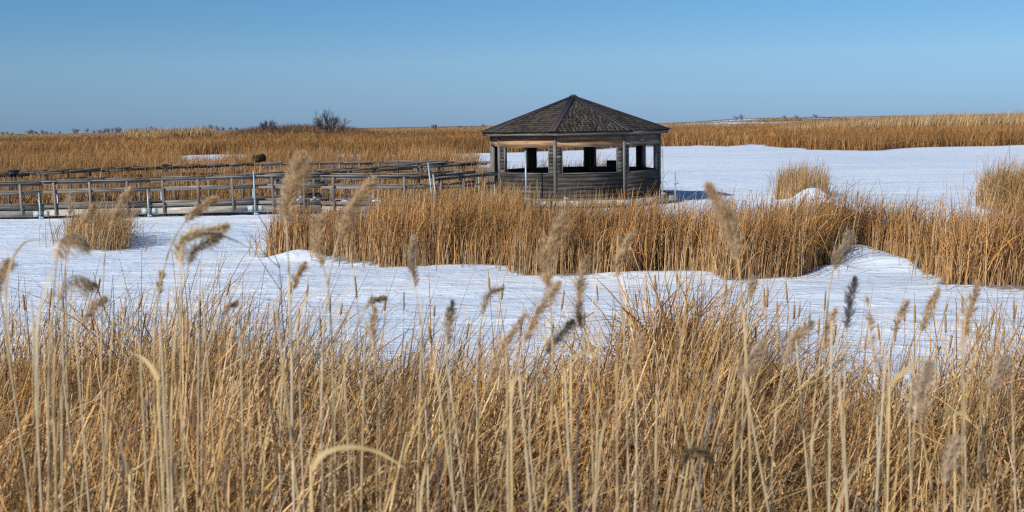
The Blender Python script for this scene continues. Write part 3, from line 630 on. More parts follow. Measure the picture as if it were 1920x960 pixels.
# far marsh: blade count falls with distance
def farreeds(P, n, d0, d1, h, label, seed, xr=.52, hfun=None):
    s = rng.uniform(0, 1, n); y = 1/(1/d0+s*(1/d1-1/d0)); px = rng.uniform(-xr, xr, n); x = px*y
    jx, jy = jit(x, y, 3, 14, 4); jx, jy = jit(jx, jy, 1.8, 4.5, 14); k = inpoly(jx, jy, P); x, y = x[k], y[k]; n = len(x)
    pat = ((vnoise(x, y*.35, 60, 8) > .62) & (y > 500)) | bare(x, y); x, y = x[~pat], y[~pat]; n = len(x)
    hh = h*(1+.12*rng.normal(0, 1, n))*(1+.14*vnoise(x, y, 16, seed)+.10*vnoise(x, y, 5, seed+1))
    if hfun is not None: hh = hh*hfun(x, y)
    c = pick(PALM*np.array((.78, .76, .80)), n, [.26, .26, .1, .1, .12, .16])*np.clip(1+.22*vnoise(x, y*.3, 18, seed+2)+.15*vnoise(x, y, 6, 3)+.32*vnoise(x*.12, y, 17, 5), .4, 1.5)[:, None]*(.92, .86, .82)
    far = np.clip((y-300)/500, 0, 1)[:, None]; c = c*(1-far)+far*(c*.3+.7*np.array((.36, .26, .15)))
    z = gz(x, y)-.05; m = MB()
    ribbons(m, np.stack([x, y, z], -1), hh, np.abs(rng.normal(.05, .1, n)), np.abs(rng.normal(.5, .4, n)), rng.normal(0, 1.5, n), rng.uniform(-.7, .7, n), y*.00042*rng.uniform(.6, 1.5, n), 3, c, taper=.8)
    return tag(m.build('reed_marsh', M_FARLEAF), label, 'reeds', None, 'stuff')
farreeds(FAR, 150000, 118, 330, 1.75, 'dense russet reed marsh beyond the frozen water', 21)
farreeds(FAR, 60000, 330, 1800, 1.8, 'pale brown marsh plain stretching to the horizon', 23)
# taller pale reeds on the right skyline and by the mound
def ridge(P, n, h, label, seed, wv=.10):
    P = np.array(P); lo, hi = P.min(0), P.max(0); x = rng.uniform(lo[0], hi[0], n); y = rng.uniform(lo[1], hi[1], n); k = inpoly(x, y, P); x, y = x[k], y[k]; n = len(x)
    hh = h*(1+.16*rng.normal(0, 1, n))*(1+.25*vnoise(x, y, 9, seed))
    c = pick(PALM*np.array((.95, 1.0, 1.15)), n, [.2, .1, .35, .2, .05, .1]); m = MB()
    ribbons(m, np.stack([x, y, gz(x, y)-.05], -1), hh, .05, .4, rng.normal(0, .8, n), rng.uniform(-.7, .7, n), wv*rng.uniform(.6, 1.5, n), 3, c)
    return tag(m.build('tall_reeds', M_FARLEAF), label, 'reeds', None, 'stuff')
ridge([G(1580, 225), G(2100, 205), G(2100, 262), G(1600, 262)], 15000, 2.9, 'taller pale reeds along the skyline at the right edge', 31)
ridge([G(1455, 250), G(1620, 232), G(1620, 262), G(1455, 262)], 2600, 2.3, 'sparser pale reeds on the skyline right of centre', 32)
ridge([G(225, 365), G(300, 360), G(400, 372), G(400, 392), G(230, 392)], 6000, 3.4, 'pale tall reeds along the skyline left of the bushy mound', 33, .15)
def brush(P, n, h, cols, label, seed):
    P = np.array(P); lo, hi = P.min(0), P.max(0); x = rng.uniform(lo[0], hi[0], n); y = rng.uniform(lo[1], hi[1], n); k = inpoly(x, y, P); x, y = x[k], y[k]; n = len(x)
    hh = h*rng.uniform(.5, 1.2, n)*(1+.3*vnoise(x, y, 7, seed)); c = np.array(cols)[rng.integers(0, len(cols), n)]*rng.uniform(.7, 1.3, (n, 1)); m = MB()
    ribbons(m, np.stack([x, y, gz(x, y)-.05], -1), hh, np.abs(rng.normal(.2, .2, n)), .2, rng.uniform(0, 6.3, n), rng.uniform(0, 6.3, n), .07, 3, c)
    return tag(m.build('brushwood', M_FARLEAF), label, 'bushes', None, 'stuff')
brush([G(425, 362), G(700, 362), G(715, 380), G(690, 400), G(425, 400)], 11000, 1.9, [(.13, .075, .055), (.17, .10, .07), (.20, .14, .09)], 'reddish brown leafless brush covering the low mound', 41)
brush([G(690, 358), G(712, 358), G(712, 374), G(690, 374)], 500, 2.0, [(.12, .07, .06)], 'separate dark tuft of brush at the right foot of the mound', 42)

# ------------------------------------------------------------------ bare trees
def branch(mb, p, d, L, rad, depth, spread, nseg=4, gnarl=.25, up=.15):
    pts = [p.copy()]; dd = d.copy()
    for i in range(nseg):
        dd = dd+rng.normal(0, gnarl, 3)*.5+np.array([0, 0, up*.3]); dd /= np.linalg.norm(dd); pts.append(pts[-1]+dd*L/nseg)
    tube(mb, pts, np.linspace(rad, rad*.6, nseg+1), 5 if depth > 2 else 3, cap=False)
    if depth == 0: return
    for i in range(rng.integers(3, 5)):
        t = rng.uniform(.3, 1); q = pts[min(nseg, int(t*nseg+.5))]
        nd = dd+rng.normal(0, spread, 3); nd[2] += up; nd /= np.linalg.norm(nd)
        branch(mb, q, nd, L*rng.uniform(.55, .8), rad*.64, depth-1, spread, nseg, gnarl, up)
def baretree(name, base, h, w_, label, stems=4, depth=4, rad=.16, tilt=.45, group=None, mat=None, cat='tree', dirs=None):
    t = empty(name, base); tag(t, label, cat, group); b0 = np.array(base, float)
    mat = mat or M_BARK
    m = MB(); tube(m, [b0-Zv*.3, b0+Zv*h*.08], [rad*1.5, rad*1.2], 8); m.build('trunk', mat, t); m = MB()
    for i in range(stems):
        a = (dirs[i] if dirs else (i/(max(stems-1, 1))-.5)*2*tilt); d = np.array([math.sin(a), rng.normal(0, .25), math.cos(a)]); d /= np.linalg.norm(d)
        branch(m, b0+Zv*h*.06, d, h*.40, rad, depth, .5*w_, up=.12)
    m.build('crown', mat, t); return t
p = at(620, 247, 352); baretree('bare_tree', (p.x, 352, gz(np.array([p.x]), np.array([352.]))[0]), 9.0, .62, 'largest leafless tree, wide and many-stemmed, at the right end of the mound', 9, 4, .14, .95)
p = at(502, 240, 378); baretree('bare_tree', (p.x, 378, gz(np.array([p.x]), np.array([378.]))[0]-.2), 5.6, .8, 'smaller leafless tree with a fan of thin twigs on top of the mound', 7, 4, .11, .95)
p = at(815, 236, 700); baretree('bare_tree', (p.x, 700, 0), 5.6, .9, 'lone tiny bare tree on the skyline between the mound and the gazebo', 3, 3, .2, .4)
protos = []
def mini(h, i):
    m = MB(); b0 = np.zeros(3)
    for s in range(7):
        d = np.array([rng.normal(0, .5), rng.normal(0, .4), .9]); d /= np.linalg.norm(d); branch(m, b0, d, h*.36, .16, 3, .45, 3, up=.2)
    return m
def far_trees(spots, label, group):
    for i, (px, Yd, h) in enumerate(spots):
        p = gx(px, Yd); z = gz(np.array([p]), np.array([float(Yd)]))[0]
        if len(protos) < 5:
            m = mini(6, i); ROOT['_'] = (0, 0, 0); o = m.build('distant_tree', M_FARBARK); protos.append(o)
        else:
            o = protos[i % 5].copy(); COL.objects.link(o)
        o.location = (p, Yd, z-.3); s = h/6*1.1; o.scale = (s*rng.uniform(1.0, 1.5), s, s); o.rotation_euler = (0, 0, rng.uniform(0, 6))
        tag(o, label, 'tree', group)
LT = [(6, 2100, 8), (14, 2050, 7), (24, 2100, 6), (52, 1900, 9), (60, 1900, 11), (68, 1950, 8), (80, 2000, 9), (87, 2000, 7), (97, 2000, 6), (112, 2000, 7), (142, 1600, 12), (165, 1900, 11), (176, 1900, 8), (186, 1900, 9), (196, 1900, 9),
      (203, 1850, 13), (212, 1900, 10), (222, 1850, 13), (232, 1900, 8), (245, 1900, 8), (256, 1900, 8), (266, 1900, 8), (285, 1750, 13), (292, 1800, 9), (305, 1900, 8), (318, 1900, 8), (330, 1900, 9), (345, 1900, 8), (360, 1900, 9), (372, 1900, 10), (384, 1850, 11), (397, 1800, 13), (406, 1800, 12), (417, 1850, 10), (432, 1850, 10), (444, 1850, 9)]
far_trees(LT, 'one of the tiny grey bare trees of the treeline on the left horizon', 'tiny trees along the left horizon')
far_trees([(1380, 1500, 9), (1391, 1500, 9)], 'one of a pair of tiny dark trees close together on the right horizon', 'pair of tiny trees on the right horizon')
far_trees([(1471, 1500, 7), ], 'tiny tree on the right horizon, midway between the pair and the lone dark one', None)
far_trees([(1493, 1500, 7), ], 'tiny spreading tree on the right horizon just left of the lone dark one', None)
far_trees([(1528, 1500, 8), ], 'lone tiny dark compact tree on the right horizon, rightmost of the distinct ones', None)
far_trees([(862, 1400, 5), (905, 1500, 6)], 'one of two tiny low bushes on the skyline just left of the gazebo roof', 'two tiny bushes left of the roof')

# ------------------------------------------------------------------ foreground reeds
def fh(x, y):
    px = 960+F*x/y
    prof = np.interp(px, [-200, 0, 120, 260, 330, 420, 500, 650, 750, 900, 1050, 1150, 1220, 1320, 1380, 1500, 1640, 1700, 1800, 1900, 2100], [1.04, 1.02, 1.0, 1.10, 1.13, 1.06, 1.0, 1.02, .97, .93, .95, 1.0, 1.12, 1.10, .97, .90, .86, .90, 1.02, 1.08, 1.05])
    return prof
x, y = scatter(FORE, 500, .35, 1.0, 15, .15, .5); k = (y > 3.6) & (np.abs(x) < y*.50+1.0); x, y = x[k], y[k]
dx = (rng.uniform(0, 1, len(x)) < .85) | (y > 5); x, y = x[dx], y[dx]
reeds('foreground_reeds', FORE, 0, 1.62, M_LEAF, 'thick stand of dead tan cattail leaves filling the foreground', x=x, y=y, wd=.0140, nseg=8, seed=15, lean=.33, bend=.72, phi0=0.0, hv=.14, tv=.30, ts_=.8, hfun=fh, pal=PAL, kinks=.55, cat='cattail leaves', stalks=.2, rust=(1.1, 1.08, 1.02))
x, y = scatter(FORE, 700, .35, 1.0, 16, .1, .5); k = (y > 8.4) & (np.abs(x) < y*.50+.5); x, y = x[k], y[k]
reeds('reed_thicket', FORE, 0, 1.30, M_LEAF, 'thicket of bent brown leaves along the far edge of the foreground cattails', x=x, y=y, wd=.015, nseg=7, seed=17, lean=.3, bend=.9, hv=.12, hfun=fh, pal=PALM*1.12, kinks=.6, cat='cattail leaves', stalks=.12)
# low tangle and litter between the stalks
x, y = scatter(FORE, 420, .35, 1.0, 15); k = (y > 4) & (np.abs(x) < y*.48+.8); x, y = x[k], y[k]; n = len(x)
m = MB(); z = rng.uniform(.05, 1.15, n)*rng.uniform(.6, 1, n)
ribbons(m, np.stack([x, y, z], -1), rng.uniform(.3, .9, n), rng.uniform(.7, 1.9, n), rng.normal(0, .3, n), rng.uniform(-3.14, 3.14, n), rng.uniform(0, 6.28, n), .013*rng.uniform(.5, 1.4, n), 4, pick(PAL, n, [.2, .3, .12, .12, .16, .1])*.85)  # leaf colour darkened so the gaps read as shadow between stalks
tag(m.build('reed_tangle', M_LEAF), 'broken and fallen leaves tangled low among the foreground cattails', 'cattail leaves', None, 'stuff')
# collapsed orange heap, right of centre
m = MB(); n = 900; cx, cy = gx(1255, 10.3), 10.3
x = cx+rng.normal(0, .32, n); y = cy+rng.normal(0, .3, n); z = np.clip(rng.uniform(.5, 1.5, n)-.5*((x-cx)/.6)**2, .2, 1.5)
ribbons(m, np.stack([x, y, z], -1), rng.uniform(.4, 1.0, n), rng.uniform(.4, 2.3, n), rng.uniform(0, .9, n), rng.uniform(-3.14, 3.14, n), rng.uniform(0, 6.28, n), .014*rng.uniform(.5, 1.4, n), 5, pick(np.array([(.44, .23, .08), (.50, .28, .11), (.30, .15, .06)]), n, [.4, .3, .3]))
tag(m.build('reed_heap', M_LEAF), 'collapsed heap of orange brown leaves standing above the foreground reeds right of centre', 'reed heap', None, 'stuff')

# ------------------------------------------------------------------ cattails with seed spikes
def cattail(px, pytop, Y, lean, label, group, sl_=.17):
    top = at(px, pytop, Y); base = np.array([top.x-lean*top.z, Y+.02, 0]); T = np.array(top)
    t = empty('cattail', tuple(base)); tag(t, label, 'cattail', group)
    mid = base*.5+T*.5+np.array([rng.normal(0, .02)-lean*.2, 0, 0]); q = []
    for s in np.linspace(0, 1, 8): q.append(base*(1-s)**2+mid*2*s*(1-s)+T*s*s)
    m = MB(); c = pick(PAL, 1, [.4, .3, .2, .1, 0, 0])[0]; tube(m, q, np.linspace(.005, .0022, 8), 5, tint=c); m.build('stalk', M_STEM, t)
    d = (q[-1]-q[-2]); d /= np.linalg.norm(d); L = sl_*rng.uniform(.55, 1.1); e = T-d*rng.uniform(.03, .12); rr = rng.uniform(.0065, .010)
    m = MB(); tube(m, [e-d*L, e-d*(L-.012), e-d*L*.5, e-d*.012, e], [rr*.5, rr, rr*1.05, rr*.9, rr*.4], 9); m.build('seed_spike', M_SPIKE, t, smooth=True)
ZONES = [(10, 240, 530, 600, 8, 'slim brown cattail spike in the foreground below the small isolated clump'),
         (250, 520, 530, 590, 7, 'slim brown cattail spike against open snow left of the long reed bed'),
         (530, 760, 530, 600, 11, 'slim brown cattail spike in front of the left end of the long reed bed'),
         (770, 1040, 535, 610, 7, 'slim brown cattail spike below the middle of the long reed bed'),
         (1050, 1330, 520, 585, 9, 'slim brown cattail spike by the orange leaf heap'),
         (1340, 1560, 535, 620, 16, 'slim brown cattail spike against the snow left of the snow wedge'),
         (1570, 1740, 570, 640, 6, 'slim brown cattail spike against the snow right of the snow wedge'),
         (1750, 1915, 550, 620, 14, 'slim brown cattail spike in the foreground under the right reed bed')]
for (a, b, c, d, n, lab) in ZONES:
    for i in range(n):
        cattail(a+(b-a)*(i+rng.uniform(0, 1))/n, rng.uniform(c, d)-18+rng.normal(0, 12), rng.uniform(8.6, 10.6), rng.normal(.05, .10), lab, lab.replace('cattail spike', 'cattail spikes'))

# ------------------------------------------------------------------ plumed reeds close to the camera
def bez(P, n):
    P = np.array(P, float)
    if len(P) == 2: s = np.linspace(0, 1, n)[:, None]; return P[0]*(1-s)+P[1]*s
    # Catmull-Rom through the points
    Q = np.vstack([2*P[0]-P[1], P, 2*P[-1]-P[-2]]); out = []
    seg = len(P)-1
    for i in range(n):
        t = i/(n-1)*seg; k = min(int(t), seg-1); t -= k; a, b, c, d = Q[k:k+4]
        out.append(.5*((2*b)+(-a+c)*t+(2*a-5*b+4*c-d)*t*t+(-a+3*b-3*c+d)*t**3))
    return np.array(out)
STRAW = np.array([(.60, .46, .25), (.56, .44, .27), (.54, .38, .19), (.62, .50, .33)])
def plume(mb, axis, wid, col, side, nf=150, dens=1.0, hang=.12):
    n = len(axis); L = np.linalg.norm(axis[-1]-axis[0])+.02
    wid = min(wid*1.15, .26*L); N_ = int(nf*dens); s = rng.uniform(0, 1, N_)**.9; k = np.clip((s*(n-1)).astype(int), 0, n-2); fr = (s*(n-1)-k)[:, None]
    p = axis[k]*(1-fr)+axis[k+1]*fr; d = axis[k+1]-axis[k]; d /= np.linalg.norm(d, axis=1)[:, None]
    prof = np.sin(np.clip(s*.9+.12, 0, 1)*np.pi)**.7
    out = rng.normal(0, 1, (N_, 3)); out[:, 0] += side*.9; out -= (out*d).sum(1)[:, None]*d; out /= np.linalg.norm(out, axis=1)[:, None]
    ang = rng.uniform(.15, .75, N_)[:, None]; q = d*np.cos(ang)+out*np.sin(ang); q[:, 2] -= hang; q /= np.linalg.norm(q, axis=1)[:, None]
    LL = wid*(.7+1.3*rng.uniform(0, 1, N_))*prof
    # each branchlet: a few thin rays with spikelets
    M = 7; tt = np.linspace(.25, 1, M)
    pts = p[:, None]+q[:, None]*(LL[:, None]*tt[None])[..., None]
    pts[..., 2] -= (tt**2*.18)[None]*LL[:, None]
    pts = pts.reshape(-1, 3)+rng.normal(0, wid*.06, (N_*M, 3)); qq = np.repeat(q[:, None], M, 1).reshape(-1, 3)+rng.normal(0, .35, (N_*M, 3)); qq /= np.linalg.norm(qq, axis=1)[:, None]
    th = np.arccos(np.clip(qq[:, 2], -1, 1)); ph = np.arctan2(qq[:, 1], qq[:, 0]); nn = len(pts)
    c = np.array(col)*rng.uniform(.65, 1.35, (nn, 1))*rng.uniform(.95, 1.05, (nn, 3))
    ribbons(mb, pts, rng.uniform(.012, .026, nn), th, 0, ph, rng.uniform(0, 6.28, nn), rng.uniform(.0016, .0036, nn), 2, c, taper=.8)
    th = np.arccos(np.clip(q[:, 2], -1, 1)); ph = np.arctan2(q[:, 1], q[:, 0])
    ribbons(mb, p, LL, th, .25, ph, rng.uniform(0, 6, N_), .0011, 3, np.tile(np.array(col)*.9, (N_, 1)))
def stemleaf(root, P, wd, col, label=None):
    P = np.array(P, float); A = bez(P, 14); d = np.gradient(A, axis=0); s = np.cross(d, np.array([.2, 1, .3])); s /= np.linalg.norm(s, axis=1)[:, None]
    pr = wd/2*np.clip(1.15-np.linspace(0, 1, 14)**2*1.1, .05, 1)[:, None]; v = np.stack([A-s*pr, A+s*pr], 1).reshape(-1, 3)
    q = [[2*i, 2*i+1, 2*i+3, 2*i+2] for i in range(13)]; m = MB(); m.add(v, q=q, c=col); o = m.build('leaf', M_LEAF, root)
    if label: o['label'] = label
    return o
TAN, DARK, PALE, GREY = (.74, .55, .33), (.15, .125, .11), (.88, .72, .46), (.66, .52, .36)
def reed(head, Y, wid, col, label, side=1, rad=.006, group=None, dens=1.0, leaves=0, foot=None, hang=.12):
    """head: pixel polyline from the bottom of the plume to its tip, Y metres from the camera."""
    pts = [np.array(at(x, y, Y+.03*i)) for i, (x, y) in enumerate(head)]
    A = bez(pts, 16); base = A[0]
    if foot is None: foot = base[0]-rng.normal(.05, .05)
    else: foot = at(foot, 960, Y).x
    g0 = np.array([foot, Y-rng.uniform(0, .1), 0]); t = empty('plumed_reed', tuple(g0)); tag(t, label, 'reed', group)
    d = A[1]-A[0]; d /= np.linalg.norm(d); hh = base[2]
    p1 = g0+np.array([0, 0, hh*.45]); p2 = base-d*min(.45, hh*.3); p2[2] = min(p2[2], hh-.12); s_ = np.linspace(0, 1, 22)[:, None]
    S = g0*(1-s_)**3+p1*3*s_*(1-s_)**2+p2*3*s_**2*(1-s_)+base*s_**3; S[1:-1, 0] += np.cumsum(rng.normal(0, .0022, 20))*np.sin(np.linspace(0, np.pi, 20)); m = MB(); c = STRAW[rng.integers(0, 4)]*rng.uniform(.85, 1.1)
    S = bez(S, 66); rr = np.linspace(rad*1.05, rad*.42, 66); cc = np.tile(c, (66, 1)); nd_ = (np.arange(66) % 9 == 4)      # joints of the cane
    rr[nd_] *= 1.3; cc[nd_] *= .45; cc[np.roll(nd_, 1)] *= .8; cc *= 1+.12*np.sin(np.arange(66)*.7)[:, None]
    tube(m, S, rr, 8, tint=np.vstack([np.repeat(cc, 8, 0), cc[0], cc[-1]])); S = S[::3]; m.build('stem', M_STEM, t, smooth=True)
    m = MB(); tube(m, A, np.linspace(rad*.45, .0008, 16), 6, tint=np.array(col)); m.build('seed_head_axis', M_STEM, t, smooth=True)
    m = MB(); plume(m, A, wid, col, side, dens=dens, hang=hang); m.build('seed_head', M_PLUME, t)
    for i in range(leaves):
        k = rng.integers(6, 15); p = S[k]; sx = 1 if rng.random() < .7 else -1; l = rng.uniform(.12, .35)
        stemleaf(t, [S[k-1], p+np.array([0, 0, .05]), p+np.array([sx*l*.5, rng.normal(0, .05), .12]), p+np.array([sx*l, rng.normal(0, .08), rng.uniform(-.1, .15)])], .014, c*.95)
    return t
reed([(537, 425), (535, 380), (548, 335), (563, 290)], 4.3, .055, TAN, 'biggest blurred plumed reed, standing tall in front of the boardwalk corner', 1, .0075, dens=3.2, foot=532, leaves=1)
reed([(632, 455), (645, 415), (668, 370), (700, 335)], 4.6, .042, TAN, 'tall plumed reed leaning right just right of the biggest one', 1, .007, dens=2.3, foot=615)
reed([(608, 508), (600, 470), (600, 430), (606, 402)], 4.8, .030, TAN, 'narrow upright plumed reed between the two tallest, its plume at the reed bed edge', -1, dens=1.1, foot=598)
reed([(205, 432), (212, 408), (225, 380), (241, 356)], 5.6, .035, TAN, 'plumed reed leaning right over the small isolated clump', 1, dens=1.1, foot=195)
reed([(128, 405), (130, 392), (129, 378), (131, 366)], 6.2, .022, GREY, 'small faint plume tip standing before the boardwalk rail, far left', 1, dens=.7)
reed([(108, 470), (112, 450), (130, 437), (152, 443), (166, 462)], 4.0, .075, (.88, .70, .46), 'plumed reed with a drooping umbrella-like head, upper left', -.2, dens=1.0, foot=85, hang=1.3)
reed([(112, 560), (118, 530), (138, 517), (160, 520), (178, 532)], 4.1, .050, (.60, .47, .32), 'plumed reed with a dark flattened drooping head below the umbrella-like one', -.2, dens=.8, foot=100, hang=1.0)
reed([(150, 420), (158, 410), (166, 400), (174, 388)], 5.4, .024, TAN, 'short plume tip just above the umbrella-like head', 1, dens=.8)
reed([(345, 418), (360, 400), (380, 385), (404, 372)], 4.8, .026, TAN, 'plumed reed bending sharply right against the pale boardwalk beam', 1, dens=1.1, foot=333)
reed([(338, 505), (338, 455), (360, 437), (395, 432), (425, 424)], 4.2, .036, PALE, 'broken plumed reed with its head folded over and streaming right', .6, dens=1.5, foot=333, leaves=0)
t = reed([(352, 500), (362, 470), (385, 455), (412, 440)], 4.25, .028, (.74, .58, .36), 'darker ragged plumed reed tangled with the folded-over one', 1, dens=1.0, foot=340)
stemleaf(t, [at(350, 452, 4.2), at(385, 438, 4.2), at(425, 445, 4.25), at(470, 466, 4.3)], .012, (.24, .17, .09), 'dark leaf streaming to the right')
reed([(778, 540), (772, 510), (768, 475), (776, 446)], 5.0, .030, GREY, 'grey plumed reed against the snow bank at the middle-left of the reed bed', 1, dens=1.1, foot=790)
reed([(1027, 545), (1020, 500), (1030, 450), (1056, 402)], 4.4, .042, TAN, 'tall plumed reed curving right below the middle of the gazebo', 1, .007, dens=2.4, foot=985)
reed([(1158, 520), (1155, 495), (1165, 465), (1188, 434)], 5.0, .032, TAN, 'plumed reed below the right half of the gazebo, leaning right', 1, dens=1.0, foot=1170)
reed([(1384, 492), (1378, 450), (1362, 400), (1328, 346)], 4.3, .046, TAN, 'tall golden plumed reed leaning left, right of the gazebo', -.6, .007, dens=2.6, foot=1420)
reed([(1562, 508), (1568, 485), (1580, 460), (1594, 436)], 5.0, .034, GREY, 'grey plumed reed in front of the snow wedge', 1, dens=1.2, foot=1570)
reed([(1588, 620), (1590, 585), (1596, 555), (1602, 522)], 5.6, .030, (.24, .22, .21), 'darkest plumed reed, nearly black, against the snow on the right', .3, dens=1.3, foot=1600)
reed([(982, 645), (995, 605), (1018, 565), (1046, 530)], 4.6, .040, TAN, 'thick plumed reed leaning right over the foreground reeds at picture centre', 1, dens=1.4, foot=975)
reed([(1090, 620), (1082, 580), (1085, 530), (1100, 482)], 4.8, .034, (.62, .46, .28), 'upright brown plumed reed just right of picture centre', 1, dens=1.3, foot=1100)
reed([(905, 590), (910, 570), (920, 550), (942, 540)], 5.8, .026, (.62, .50, .36), 'small dark plumed reed with curled fringe on the snow left of centre', -.5, dens=.9)
reed([(1022, 665), (1035, 642), (1055, 620), (1072, 603)], 4.7, .030, GREY, 'short fat grey plume low at picture centre', 1, dens=1.2, foot=1090)
reed([(1725, 625), (1732, 600), (1742, 570), (1757, 542)], 5.4, .032, TAN, 'plumed reed leaning right beneath the right reed bed', 1, dens=1.1, foot=1740)
reed([(1808, 640), (1810, 600), (1820, 565), (1832, 530)], 4.9, .030, TAN, 'long pale plumed reed near the right edge', 1, dens=1.2, foot=1815)
reed([(1676, 625), (1680, 605), (1688, 585), (1701, 566)], 6.0, .026, TAN, 'small plumed reed on the snow left of the long pale one', 1, dens=.8)
reed([(1404, 562), (1405, 548), (1408, 535), (1412, 520)], 5.8, .024, GREY, 'short faint grey plume on the snow under the tall golden one', 1, dens=.8)
reed([(1468, 690), (1475, 660), (1490, 630), (1520, 606)], 4.8, .038, GREY, 'broad grey plumed reed leaning right at the lower edge of the snow', 1, dens=1.4, foot=1460)
reed([(1540, 660), (1545, 635), (1553, 605), (1564, 580)], 5.2, .026, TAN, 'thin tan plumed reed just left of the darkest one', 1, dens=.9)
reed([(1392, 715), (1398, 690), (1410, 665), (1430, 642)], 4.4, .036, GREY, 'blurry grey plume over the foreground leaves right of the orange heap', 1, dens=1.4, foot=1408)
reed([(1715, 790), (1718, 750), (1725, 715), (1742, 682)], 3.9, .036, GREY, 'large blurry grey plume low on the right', 1, dens=1.5, foot=1712)
reed([(1856, 740), (1862, 715), (1872, 690), (1886, 668)], 4.5, .028, GREY, 'blurry grey plume near the right edge above the corner', 1, dens=1.1)
reed([(912, 725), (925, 685), (945, 640), (982, 592)], 4.6, .036, TAN, 'long slanting plume over the foreground leaves left of centre', 1, dens=1.2, foot=940)
reed([(838, 650), (838, 620), (840, 595), (847, 568)], 5.0, .028, GREY, 'grey upright plume over the foreground leaves left of the long slanting one', 1, dens=1.0)
reed([(700, 655), (697, 630), (697, 605), (702, 580)], 5.2, .022, GREY, 'faint narrow grey plume below the long reed bed', 1, dens=.8)
reed([(684, 578), (692, 566), (705, 560), (722, 558)], 5.4, .020, GREY, 'small plume lying almost flat on the snow line, left of centre', .5, dens=.7)
reed([(549, 545), (553, 525), (560, 508), (570, 494)], 5.4, .026, TAN, 'short ragged plume beside the forked bare twig', 1, dens=.8)
reed([(412, 592), (420, 580), (430, 572), (442, 566)], 5.4, .020, GREY, 'small grey plume over the hump of foreground reeds, left', 1, dens=.7)
reed([(299, 552), (298, 540), (300, 525), (303, 512)], 5.6, .018, TAN, 'tiny plume tip on the snow left of the foreground hump', 1, dens=.6)
reed([(1188, 705), (1186, 680), (1190, 655), (1200, 636)], 4.3, .028, TAN, 'faint plume in front of the orange leaf heap', 1, dens=.9)
reed([(1772, 905), (1774, 880), (1780, 850), (1792, 822)], 3.8, .028, GREY, 'grey plume in the lower right corner area', 1, dens=1.1, foot=1775)
reed([(1282, 878), (1288, 858), (1305, 845), (1325, 850), (1334, 862)], 4.2, .022, (.40, .28, .16), 'small curled dark brown plume low right of centre', 0, dens=1.0)
reed([(-8, 560), (-4, 530), (4, 505), (18, 492)], 4.6, .032, TAN, 'plume cut by the left edge of the picture', 1, dens=1.1)
reed([(150, 610), (160, 590), (175, 572), (196, 560)], 4.8, .026, (.70, .55, .36), 'dark plume low at the left among the seed spikes', 1, dens=.9)
reed([(1625, 560), (1640, 700)][::-1], 4.4, .016, TAN, 'nearly bare pale reed right of the darkest plumed one', 1, dens=.3)

# headless stems standing close to the camera
bare = [(15, 470, 4.4), (62, 560, 4.0), (108, 640, 3.9), (152, 610, 4.5), (205, 600, 4.8), (262, 640, 4.1), (318, 610, 4.0), (372, 620, 4.7), (405, 540, 5.2), (455, 600, 4.4), (528, 580, 3.9), (578, 620, 4.8), (645, 680, 4.2), (693, 600, 4.6),
        (788, 560, 4.5), (812, 660, 4.0), (858, 690, 4.6), (948, 640, 3.8), (990, 700, 4.0), (1050, 760, 4.4), (1072, 690, 4.0), (1118, 640, 4.8), (1168, 680, 3.9), (1232, 720, 4.4), (1290, 750, 4.7), (1412, 700, 4.2), (1500, 640, 4.8), (1556, 600, 4.1), (1590, 700, 3.8), (1665, 640, 4.3), (1720, 700, 4.7), (1822, 600, 4.0), (1890, 650, 4.6)]
BG = 'pale headless reed stems standing close in front'
for i, (px, py, Yd) in enumerate(bare):
    T = np.array(at(px+rng.normal(-8, 10), py, Yd)); B = np.array(at(px+rng.normal(8, 12), 960, Yd)); B = T+(B-T)*(T[2]/(T[2]-B[2])) if T[2] > B[2] else B
    B[2] = 0; t = empty('headless_reed', tuple(B)); side_ = 'left third' if px < 640 else ('middle third' if px < 1280 else 'right third')
    tag(t, 'pale straw reed without a plume, blurred and upright in the foreground, %s' % side_, 'reed', BG+', '+side_)
    mid = (T+B)/2+np.array([rng.normal(0, .03), 0, 0]); S = bez([B, mid, T], 14); c = STRAW[rng.integers(0, 4)]*rng.uniform(.85, 1.1); rd = rng.uniform(.0045, .0078)
    m = MB(); tube(m, S, np.linspace(rd*1.2, rd*.5, 14), 8, tint=c); m.build('stem', M_STEM, t, smooth=True)
    for j in range(int(rng.random() < .35)):
        k = rng.integers(7, 13); p = S[k]; sx = 1 if rng.random() < .65 else -1; l = rng.uniform(.1, .3)
        stemleaf(t, [S[k-1], p+np.array([sx*l*.12, 0, .10]), p+np.array([sx*l*.4, .02, .24]), p+np.array([sx*l*.8, .03, rng.uniform(.25, .42)])], .012, c)
# the few conspicuous bent yellow leaves
def bent(P, Y, wd, label, foot, col=(.72, .53, .25)):
    Q = [np.array(at(x, y, Y)) for x, y in P]; B = np.array([at(foot, 960, Y).x, Y, 0]); t = empty('bent_reed', tuple(B)); tag(t, label, 'reed')
    S = bez([B, (B+Q[0])/2, Q[0]], 12); m = MB(); tube(m, S, np.linspace(.006, .004, 12), 8, tint=np.array(col)*.95); m.build('stem', M_STEM, t, smooth=True)
    stemleaf(t, Q, wd, col)
bent([(583, 882), (605, 852), (650, 838), (700, 845), (735, 862), (765, 884)], 3.6, .018, 'reed with a long yellow leaf arching over at the bottom, left of centre', 580)
bent([(958, 735), (962, 714), (975, 708), (988, 718)], 4.0, .018, 'reed with a short yellow leaf hooked over, bottom centre', 955)
bent([(1070, 672), (1085, 664), (1105, 661), (1120, 664)], 4.2, .016, 'reed with a flat yellow leaf pointing right, left of the orange heap', 1072)
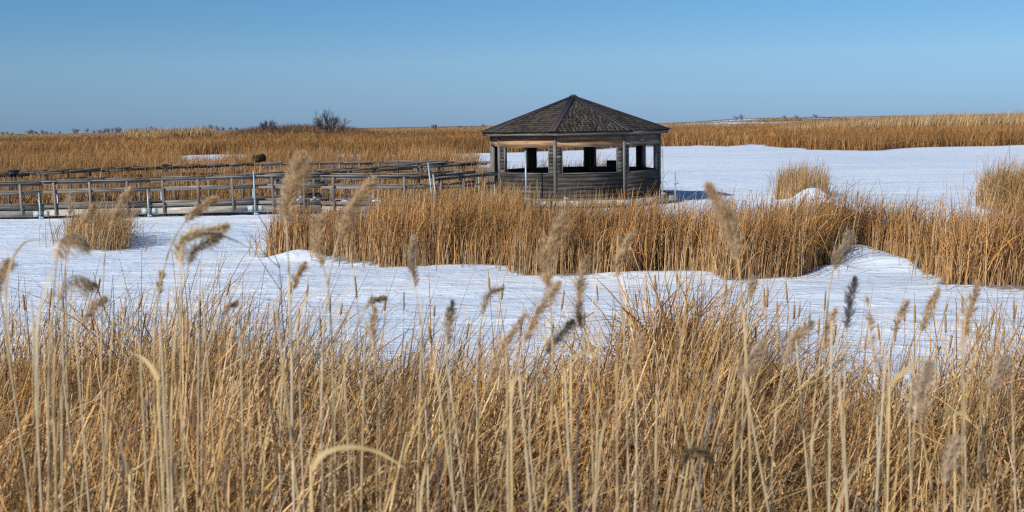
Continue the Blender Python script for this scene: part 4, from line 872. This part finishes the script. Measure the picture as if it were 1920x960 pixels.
bent([(296, 712), (285, 690), (268, 672), (248, 662)], 3.8, .020, 'forked yellow reed with a leaf flaring up to the left, lower left', 302)
bent([(1668, 722), (1690, 700), (1715, 682), (1742, 668)], 4.2, .020, 'reed with a broad yellow leaf slanting up right, lower right', 1665)
bent([(1790, 778), (1802, 774), (1812, 782), (1820, 792)], 4.0, .016, 'reed with a small kinked yellow leaf, lower right corner', 1822)
# bare twigs
def twig(P, subs, Y, label, rad=.0045, col=(.14, .10, .11)):
    Q = [np.array(at(x, y, Y)) for x, y in P]; B = np.array([Q[0][0]+.03, Y, 0]); t = empty('bare_sapling', tuple(B)); tag(t, label, 'sapling')
    A = bez([B]+Q, 22); m = MB(); tube(m, A, np.linspace(rad*1.2, rad*.3, 22), 6, tint=col); m.build('stem', M_STEM, t)
    for s in subs:
        A = bez([np.array(at(x, y, Y+.02*i)) for i, (x, y) in enumerate(s)], 10); m = MB(); tube(m, A, np.linspace(rad*.55, rad*.2, 10), 5, tint=col); m.build('twig', M_STEM, t)
twig([(545, 760), (530, 600), (527, 540), (524, 500)], [[(527, 545), (500, 505), (470, 460), (453, 428)], [(524, 502), (500, 480), (478, 452), (462, 436)], [(524, 500), (512, 470), (500, 430), (482, 400)], [(532, 605), (560, 565), (575, 545)]], 6.5, 'bare forked twig rising against the snow left of the long reed bed')
twig([(1082, 960), (1084, 800), (1092, 700), (1100, 640)], [[(1088, 760), (1110, 700), (1140, 640)]], 4.6, 'dark purple leafless sapling at bottom centre', .005)
twig([(825, 940), (808, 820), (795, 720), (788, 640)], [[(800, 770), (780, 700), (768, 650)], [(806, 800), (830, 740), (845, 700)]], 4.6, 'dark leafless sapling left of bottom centre', .004)
twig([(230, 900), (262, 800), (290, 730), (320, 690)], [[(270, 780), (262, 720), (255, 690)]], 4.4, 'dark slanting leafless sapling at lower left', .004, (.12, .12, .13))
twig([(1310, 960), (1330, 800), (1340, 720), (1350, 680)], [[(1330, 800), (1350, 760), (1370, 720)]], 4.8, 'grey leafless sapling right of bottom centre', .004, (.28, .27, .28))
